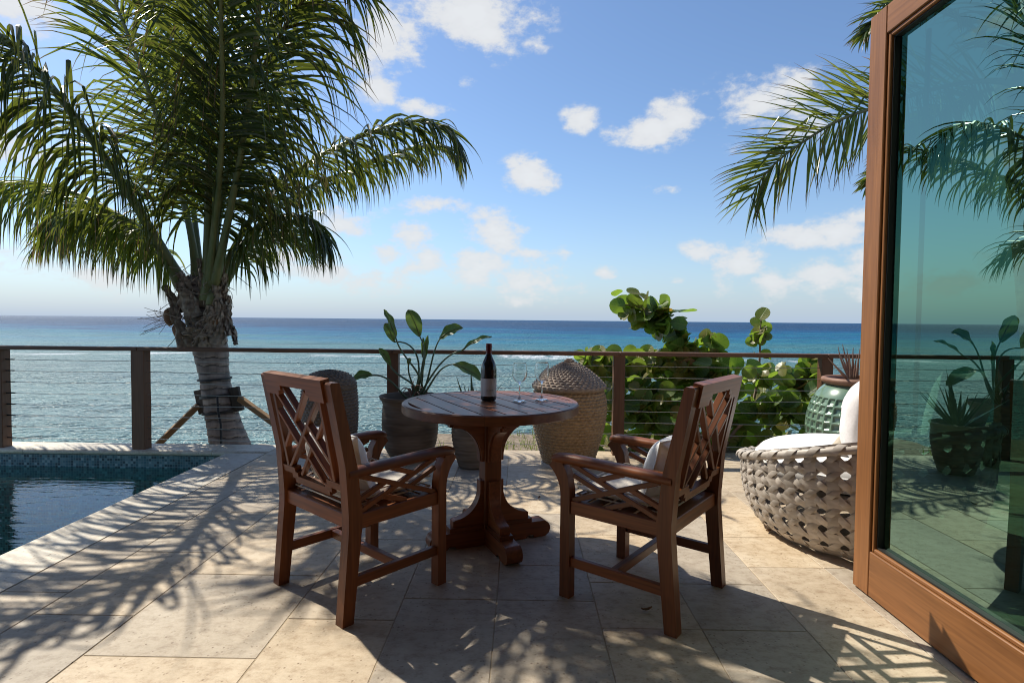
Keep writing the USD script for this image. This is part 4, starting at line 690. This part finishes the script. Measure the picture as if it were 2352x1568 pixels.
def seat_cushion(name, label, loc, rz):
    c = thing(name, label, 'cushion', (loc[0], loc[1], .426), rz); n = 24
    m = pillow(.455, .41, .085, 3, 28, .003, .02); m.apply_translation((0, .015, .043)); obj('cover', m, CREAMFAB, c, smooth=True)
    for z_ in (.066, .020): p_ = piping(.452, .407, .02, .0038); p_.apply_translation((0, .015, z_ - .001)); obj('piping', p_, CREAMFAB, c, smooth=True)
    return c
sc1 = seat_cushion('seat_cushion', 'cream seat cushion on the left armchair', *C1); sc2 = copy_of(sc1, 'cream seat cushion on the right armchair', (C2[0][0], C2[0][1], .426), C2[1])
def back_pillow(name, label, loc, rz):
    c = thing(name, label, 'pillow', (loc[0], loc[1], 0), rz); M = mat4(rot((1, 0, 0), 90 + 16)[:3, :3], (0, -.115, .590))
    obj('cover', pillow(.42, .27, .16, 5, 26, .008, .10), WHITEFAB, c, M=M, smooth=True); obj('piping', piping(.42, .27, .10, .004), WHITEFAB, c, M=M, smooth=True); return c
bp1 = back_pillow('back_pillow', 'white scatter pillow leaning in the left armchair', *C1); bp2 = copy_of(bp1, 'white scatter pillow leaning in the right armchair', (C2[0][0], C2[0][1], 0), C2[1])

# ------------------------------------------------------------------ planters
def pot(name, label, loc, prof, rim_label=None):
    p = thing(name, label, 'planter', loc); pr = np.vstack([spline(prof, 60)]); H_ = pr[-1, 1]
    d = lambda T, Z, R: .0022 * np.sin(Z * 210 + 1.5 * np.sin(T)) + .004 * (meshkit.fbm(np.stack([np.cos(T) * 3, np.sin(T) * 3, Z * 6], -1), 3, 4) - .5)
    top = pr[-1]; inner_ = [(top[0] - .004, top[1] + .008), (top[0] - .018, top[1] + .008), (top[0] - .026, top[1] - .01), (top[0] - .035, top[1] - .07)]
    obj('body', lathe(np.vstack([pr, inner_]), 72, d), CLAY, p, smooth=50)
    obj('soil', lathe([(top[0] - .03, top[1] - .055), (.10, top[1] - .045), (.001, top[1] - .04)], 28, lambda T, Z, R: 0 * R), SOILDARK, p, smooth=True)
    return p
BP = at(942, 1062, 4.84); BP = np.array([BP[0], 4.84, 0])
pot('clay_pot', 'large weathered clay pot with bird of paradise beside the round table', BP, [(.12, .0), (.145, .004), (.185, .05), (.222, .14), (.238, .26), (.238, .38), (.232, .46), (.236, .495), (.256, .525), (.262, .54)])
AP = np.array([at(1087, 1070, 4.62)[0], 4.62, 0])
pot('clay_pot', 'smaller weathered clay pot with aloe half hidden behind the table pedestal', AP, [(.10, .0), (.115, .003), (.128, .03), (.150, .10), (.170, .20), (.180, .30), (.178, .36), (.185, .385), (.195, .40)])
# bird of paradise
bop = thing('bird_of_paradise', 'bird of paradise plant with paddle leaves in the large clay pot', 'plant')
def paddle(base, tip, w, nrm, seed, sag=.05, mat=BIRD):
    n = 13; t = np.linspace(0, 1, n); base, tip = np.array(base), np.array(tip); ln = np.linalg.norm(tip - base); ax = (tip - base) / ln
    nrm = np.array(nrm, float); nrm -= ax * (nrm @ ax); nrm /= np.linalg.norm(nrm); sd = np.cross(nrm, ax)
    mid = base[None] + (tip - base)[None] * t[:, None] - nrm * 0 + np.array([0, 0, 1.0]) * (sag * np.sin(np.pi * t))[:, None]
    wd = w * np.sin(np.pi * np.clip(t * .93 + .035, 0, 1)) ** .75; wd[-1] = .002
    us = np.array([-1, -.55, 0, .55, 1.0]); wav = .008 * np.sin(t * 14 + seed)
    P = np.stack([mid + sd * (u * wd)[:, None] + nrm * (abs(u) ** 1.3 * wd * .42 + wav * abs(u))[:, None] for u in us], 1)
    return grid_mesh(P), np.stack([np.repeat(t, 5), np.full(5 * n, random.random())], 1)
root = np.array([BP[0] + .02, 4.84, .50])
def stem(pix_base, via, mat_, r=.0085): return None
stems = [  # via points of the stalk, then leaf base and leaf tip (photograph), leaf half width
    ([(955, 850), (925, 810)], (909, 775), (881, 711), .035, (0.7, -.6, .3)), ([(962, 840), (948, 800)], (905, 785), (884, 742), .045, (.2, -.9, .3)),
    ([(968, 860), (975, 830)], (964, 772), (937, 711), .062, (.1, -1, .2)), ([(985, 860), (1000, 800)], (1010, 778), (1063, 752), .058, (-.1, -.8, .6)),
    ([(1000, 850), (1040, 812)], (1060, 805), (1130, 772), .028, (0, -.6, .8)), ([(990, 880), (1020, 843)], (1042, 836), (1110, 874), .055, (.1, -.7, .7)),
    ([(925, 905), (890, 870)], (856, 862), (808, 872), .040, (0, -.8, .5)), ([(945, 880), (915, 860)], (897, 840), (870, 800), .032, (.3, -.8, .2)),
    ([(970, 840), (978, 800)], (975, 830), (983, 770), .020, (0, -1, .1)), ([(972, 840), (972, 800)], (970, 820), (972, 775), .016, (.4, -1, .1)), ([(950, 890), (940, 860)], (938, 840), (941, 822), .018, (.2, -1, .1))]
for i, (via, lb, tipp, w, nr) in enumerate(stems):
    dz = 4.84 + (-.12, .05, -.02, .06, -.10, -.16, -.14, .04, .0, .03, -.05)[i]
    p0 = root + [rng.uniform(-.05, .05), rng.uniform(-.04, .04), -.02]; b_ = at(*lb, dz); tp_ = at(*tipp, dz - .02)
    pts = spline([p0] + [at(vx, vy, 4.84 + (dz - 4.84) * q) for (vx, vy), q in zip(via, (.4, .8))] + [b_], 16)
    st = obj('stalk', tube(pts, np.linspace(.011, .006, 16), 7), ALOE, bop, smooth=True)
    m, uv = paddle(b_, tp_, w, nr, i, .02); obj('leaf', m, BIRD, bop, uv=uv, smooth=True)
    obj('midrib', tube(spline([b_, (b_ + tp_) / 2 + [0, -.004, .02], tp_], 8), np.linspace(.006, .002, 8), 5), PETIOLE, bop, smooth=True)
for k in range(12):
    a_ = rng.uniform(0, 6.28); d = np.array([math.cos(a_) * .14, math.sin(a_) * .10, rng.uniform(.02, .16)]); obj('dry_stalk', tube(spline([root, root + d * .6 + [0, 0, .07], root + d], 8), np.linspace(.009, .003, 8), 5), DRYALOE, bop, smooth=True)
def blade(base, d0, ln, w, th, curl, n=10):
    """A fleshy tapering leaf."""
    p = np.array(base, float); d = np.array(d0, float); d /= np.linalg.norm(d); pts = [p]
    for k in range(n): d = d + np.array([0, 0, curl / n]) * (1.0 if curl < 0 else 1.0); d /= np.linalg.norm(d); pts.append(pts[-1] + d * ln / n)
    pts = np.array(pts); T = np.gradient(pts, axis=0); T /= np.linalg.norm(T, axis=1, keepdims=True); s = np.cross(T, [0, 0, 1.0]); s /= np.linalg.norm(s, axis=1, keepdims=True) + 1e-9; u = np.cross(s, T)
    x = np.linspace(0, 1, n + 1); wd = w * (1 - x ** 1.4) + .001; 
    P = np.stack([pts - s * wd[:, None], pts - u * (th * (1 - x))[:, None], pts + s * wd[:, None], pts + u * (th * .25 * (1 - x))[:, None], pts - s * wd[:, None]], 1); return grid_mesh(P)
aloe = thing('aloe', 'spiky green aloe in the smaller clay pot behind the table', 'plant'); ab = np.array([AP[0], 4.62, .37])
for k in range(22):
    a_ = k * 2.4 + rng.normal(0, .2); el_ = rng.uniform(.35, 1.35); d = (math.cos(a_) * math.cos(el_), math.sin(a_) * math.cos(el_), math.sin(el_)); obj('leaf', blade(ab + np.array([d[0], d[1], 0]) * .03, d, rng.uniform(.28, .50), .020, .014, rng.uniform(-.25, .45)), ALOE, aloe, smooth=True)
# green urn and its dry aloe
URN = np.array([at(1972, 900, 4.55)[0], 4.55, 0])
urn = thing('glazed_urn', 'green glazed urn with dimpled squares behind the daybed', 'urn', URN)
uprof = spline([(.20, 0), (.24, .02), (.325, .16), (.372, .33), (.368, .45), (.330, .58), (.268, .68), (.225, .715)], 150)
def dimple(T, Z, R):
    a_ = T * 34 / (2 * np.pi); b_ = Z / .062; fx = np.abs(a_ - np.floor(a_) - .5) * 2; fz = np.abs(b_ - np.floor(b_) - .5) * 2
    k = np.clip((.80 - np.maximum(fx, fz)) / .22, 0, 1); k = k * k * (3 - 2 * k); on = np.clip((.625 - Z) / .02, 0, 1) * np.clip((Z - .06) / .02, 0, 1)
    return -.013 * k * on
obj('body', lathe(uprof, 340, dimple), GLAZE, urn, smooth=50)
obj('rim', lathe([(.222, .712), (.240, .716), (.262, .730), (.268, .748), (.262, .764), (.245, .770), (.225, .766), (.212, .745), (.20, .70)], 56), TERRA, urn, smooth=60)
obj('soil', lathe([(.215, .735), (.001, .745)], 24), SOILDARK, urn, smooth=True)
dal = thing('dry_aloe', 'dried brown aloe standing in the green urn', 'plant'); ub = URN + [0, 0, .73]
for (tx, ty, bx, w) in [(1932, 818, 1950, .016), (1902, 822, 1945, .014), (1925, 796, 1953, .015), (1935, 790, 1957, .016), (1945, 800, 1960, .012), (1960, 798, 1962, .017), (1975, 800, 1968, .014), (1980, 790, 1978, .013), (1990, 812, 1975, .016), (2005, 800, 1985, .016), (2020, 815, 1988, .016), (1968, 815, 1964, .013), (1950, 812, 1955, .013)]:
    yy = 4.55 + rng.uniform(-.10, .10); b_ = at(bx, 868, yy); t_ = at(tx, ty, yy - rng.uniform(0, .08)); pts = spline([b_, (b_ + t_) / 2 + [rng.normal(0, .008), 0, -.012], t_], 9)
    obj('leaf', tube(pts, np.linspace(w, .002, 9), 6), DRYALOE, dal, smooth=True)

# ------------------------------------------------------------------ lidded wicker baskets
def weave(rows_h, nst, amp):
    def f(T, Z, R):
        row = Z / rows_h; k = np.floor(row); fr = row - k; a_ = T * nst / (2 * np.pi) + .5 * (k % 2)
        return amp * (np.sin(np.pi * fr) ** .7 * (.45 + .55 * np.abs(np.sin(np.pi * a_))) - .5)
    return f
def basket(name, label, loc, prof, lid, mat, matlid, rows=.026, nst=46, sides=368, base=True):
    b = thing(name, label, 'basket', loc)
    if base: obj('plinth', lathe([(.001, .0), (prof[0][0] + .012, .0), (prof[0][0] + .012, .028), (.001, .028)], 48), PLINTH, b, smooth=30)
    pr = spline(prof, int((prof[-1][1] - prof[0][1]) / rows * 6)); obj('body', lathe(pr, sides, weave(rows, nst, .015)), mat, b, smooth=True)
    L_ = np.array(lid); ln = np.r_[0, np.cumsum(np.linalg.norm(np.diff(L_, axis=0), axis=1))]; n = int(ln[-1] / rows * 6); pl = np.stack([np.interp(np.linspace(0, ln[-1], n), ln, L_[:, k]) for k in (0, 1)], 1)
    s = np.linspace(0, ln[-1], n); th = np.arange(sides) * 2 * np.pi / sides; T = th[:, None] + 0 * s; S_ = s[None] + 0 * T
    dsp = weave(rows, int(nst * .8), .016)(T, S_, 0); Rr = pl[None, :, 0] + dsp * .6 * np.clip(pl[None, :, 0] / .03, 0, 1); Zz = pl[None, :, 1] + dsp * .9
    obj('lid', grid_mesh(np.stack([np.maximum(Rr, .0005) * np.cos(T), np.maximum(Rr, .0005) * np.sin(T), Zz], -1), True), matlid, b, smooth=True)
    return b
BK = np.array([at(1306, 950, 4.74)[0], 4.74, 0])
basket('lidded_basket', 'tall lidded wicker basket standing behind the table beside the shrub', BK, [(.215, .03), (.235, .10), (.275, .24), (.305, .38), (.312, .48), (.300, .58), (.275, .645)], [(.270, .640), (.302, .636), (.312, .652), (.300, .672), (.245, .728), (.165, .792), (.085, .838), (.040, .856), (.034, .872), (.001, .882)], WICKER, WICKERLID)
B2 = np.array([at(757, 950, 4.42)[0], 4.42, 0])
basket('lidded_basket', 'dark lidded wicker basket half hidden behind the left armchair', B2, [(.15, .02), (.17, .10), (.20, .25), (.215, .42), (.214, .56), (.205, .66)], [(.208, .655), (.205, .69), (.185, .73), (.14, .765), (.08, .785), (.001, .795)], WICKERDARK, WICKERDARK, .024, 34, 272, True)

# ------------------------------------------------------------------ woven daybed
DB = np.array([1.93, 3.25, 0])
bed = thing('woven_daybed', 'round woven strap daybed with white cushions beside the glass door', 'daybed', DB)
def rimz(th): return .535 - .165 * np.cos(th - math.radians(120))
def surf(u, v, off=0.0):                           # u turns (radians), v 0..1 from floor to rim
    z = .03 + (rimz(u) - .03) * v; r = .475 + .135 * np.clip(v, 0, 1.05) ** .42 + .018 * np.sin(np.pi * np.clip(v, 0, 1)) + off
    return np.stack([r * np.cos(u), r * np.sin(u), z], -1)
NU, NV = 36, 6; pu, pv = 2 * np.pi / NU, 1.0 / NV
def strap(u, v, w_u, w_v, off, lip=.0012):         # ribbon along points (u, v), half width (w_u, w_v), woven in and out by off
    a_ = surf(u - w_u, v - w_v, off - .0015); m_ = surf(u, v, off + lip); b_ = surf(u + w_u, v + w_v, off - .0015); ai = surf(u - w_u, v - w_v, off - .0045); bi = surf(u + w_u, v + w_v, off - .0045)
    return grid_mesh(np.stack([ai, a_, m_, b_, bi, ai], 1))
for j in range(NV + 1):                            # hoops
    u = np.linspace(0, 2 * np.pi, 289); v = np.full_like(u, (j) * pv); v = np.clip(v, .02, .985); obj('strap', strap(u, v, 0 * u, np.full_like(u, .285 * pv), .003 + .0045 * np.cos(u * NU / 2 + j * np.pi)), STRAPM, bed, smooth=40)
for i in range(NU):                                # uprights
    v = np.linspace(0, 1, 37); u = np.full_like(v, i * pu); obj('strap', strap(u, v, np.full_like(u, .285 * pu), 0 * v, .003 - .0045 * np.cos(v * NV * np.pi + i * np.pi)), STRAPM, bed, smooth=40)
for sgn in (1, -1):                                # diagonals
    for i in range(NU):
        v = np.linspace(0, 1, 49); u = (i + .5) * pu + sgn * v * NV * pu; k = 1 / math.sqrt(2); obj('strap', strap(u, v, np.full_like(u, .165 * pu * k), np.full_like(u, -sgn * .165 * pv * k), .004 - .0085 * np.cos(v * NV * np.pi * 2) * sgn), STRAPM, bed, smooth=40)
for i in range(NU):                                # wraps over the rim
    t = np.linspace(-.6, 1.2 * np.pi, 12); u0 = i * pu; us = u0 + pu * (.75 * (t + .6) / 4.4); c = surf(us, np.full_like(us, .97)); rad = np.stack([np.cos(us), np.sin(us), 0 * us], -1)
    m_ = c + rad * (.033 * np.cos(t))[:, None] + np.array([0, 0, 1.0]) * (.030 * np.sin(t))[:, None]; tg = np.stack([-np.sin(us), np.cos(us), 0 * us], -1); w = .038
    obj('rim_wrap', grid_mesh(np.stack([m_ - tg * w * .5, m_ + rad * .002, m_ + tg * w * .5], 1)), STRAPM, bed, smooth=60)
rp = np.stack([surf(np.linspace(0, 2 * np.pi, 97), np.full(97, .97))], 0)[0]; obj('rim_tube', tube(rp, .024, 8, False), STRAPM, bed, smooth=True)
# inner liner keeps the basket dark inside, as the cushion's platform does
obj('platform', lathe([(.001, .30), (.50, .30), (.50, .335), (.001, .335)], 48), plain('daybed_platform', (.20, .17, .14), .8), bed, smooth=False)
cu = thing('daybed_cushion', 'thick white round seat cushion on the woven daybed', 'cushion', DB)
cpf = spline([(.50, .34), (.525, .37), (.53, .42), (.51, .465), (.42, .495), (.25, .512), (.001, .518)], 40); 
def sink(T, Z, R): return 0 * R
cmesh = lathe(cpf, 72); vv = cmesh.vertices.copy(); vv[:, 2] += -.02 * (vv[:, 0] * math.cos(math.radians(120)) + vv[:, 1] * math.sin(math.radians(120))) + .008 * (meshkit.fbm(vv * 5, 3, 2) - .5); cmesh.vertices = vv
obj('cover', cmesh, WHITEFAB, cu, smooth=True); obj('piping', tube([(.531 * math.cos(a_), .531 * math.sin(a_), .425) for a_ in np.linspace(0, 2 * np.pi, 73)], .005, 5, False), WHITEFAB, cu, smooth=True)
def loose_pillow(label, c, w, h, t, yaw, tilt, seed, mat, wr=.012):
    p = thing('pillow', label, 'pillow', c, yaw); M = mat4(rot((1, 0, 0), 90 + tilt)[:3, :3]); obj('cover', pillow(w, h, t, seed, 34, wr, .09), mat, p, M=M, smooth=True); return p
loose_pillow('white crumpled pillow standing on the daybed next to the door stile', (1.775, 2.96, .70), .44, .42, .19, 62, 6, 11, LINEN, .016)
loose_pillow('small beige pillow whose corner shows beside the white pillow', (1.80, 3.07, .56), .34, .26, .12, 40, 35, 13, BEIGEFAB)
loose_pillow('white piped pillow on the daybed seen through the door glass', (2.28, 2.98, .75), .46, .44, .18, 25, 12, 17, LINEN)

# small dry leaves fallen on the pavers
DRYLEAF = noisy('dry_leaf', [(.3, (.12, .06, .03)), (.7, (.25, .14, .07))], (40, 40, 40), .8)
for (px, py, ln, a_, lbl) in ((1765, 1222, .05, 30, 'dry brown leaf lying at the foot of the woven daybed'), (1238, 1146, .04, 70, 'dry brown leaf lying on the pavers behind the table foot'), (1485, 1404, .05, 15, 'dry brown leaf lying under the right armchair')):
    q = atz(px, py); u = np.linspace(-1, 1, 9); P = np.stack([np.stack([u * ln / 2, w_ * (1 - u * u) * ln * .2, .004 + .010 * np.abs(u) ** 2 + .006 * abs(w_)], -1) for w_ in (-1, 0, 1)], 1)
    o = obj('fallen_leaf', grid_mesh(P), DRYLEAF, None, M=mat4(rot((0, 0, 1), a_)[:3, :3], (q[0], q[1], .002)), smooth=True); tag(o, lbl, 'leaf')

hose = obj('garden_hose', tube(spline([at(560, 1030, 5.62), at(590, 1022, 5.60), at(620, 1023, 5.58), at(660, 1032, 5.5)], 20), .011, 7), BEIGEFAB, None, smooth=True); tag(hose, 'beige hose lying on the ground right of the palm base', 'hose')
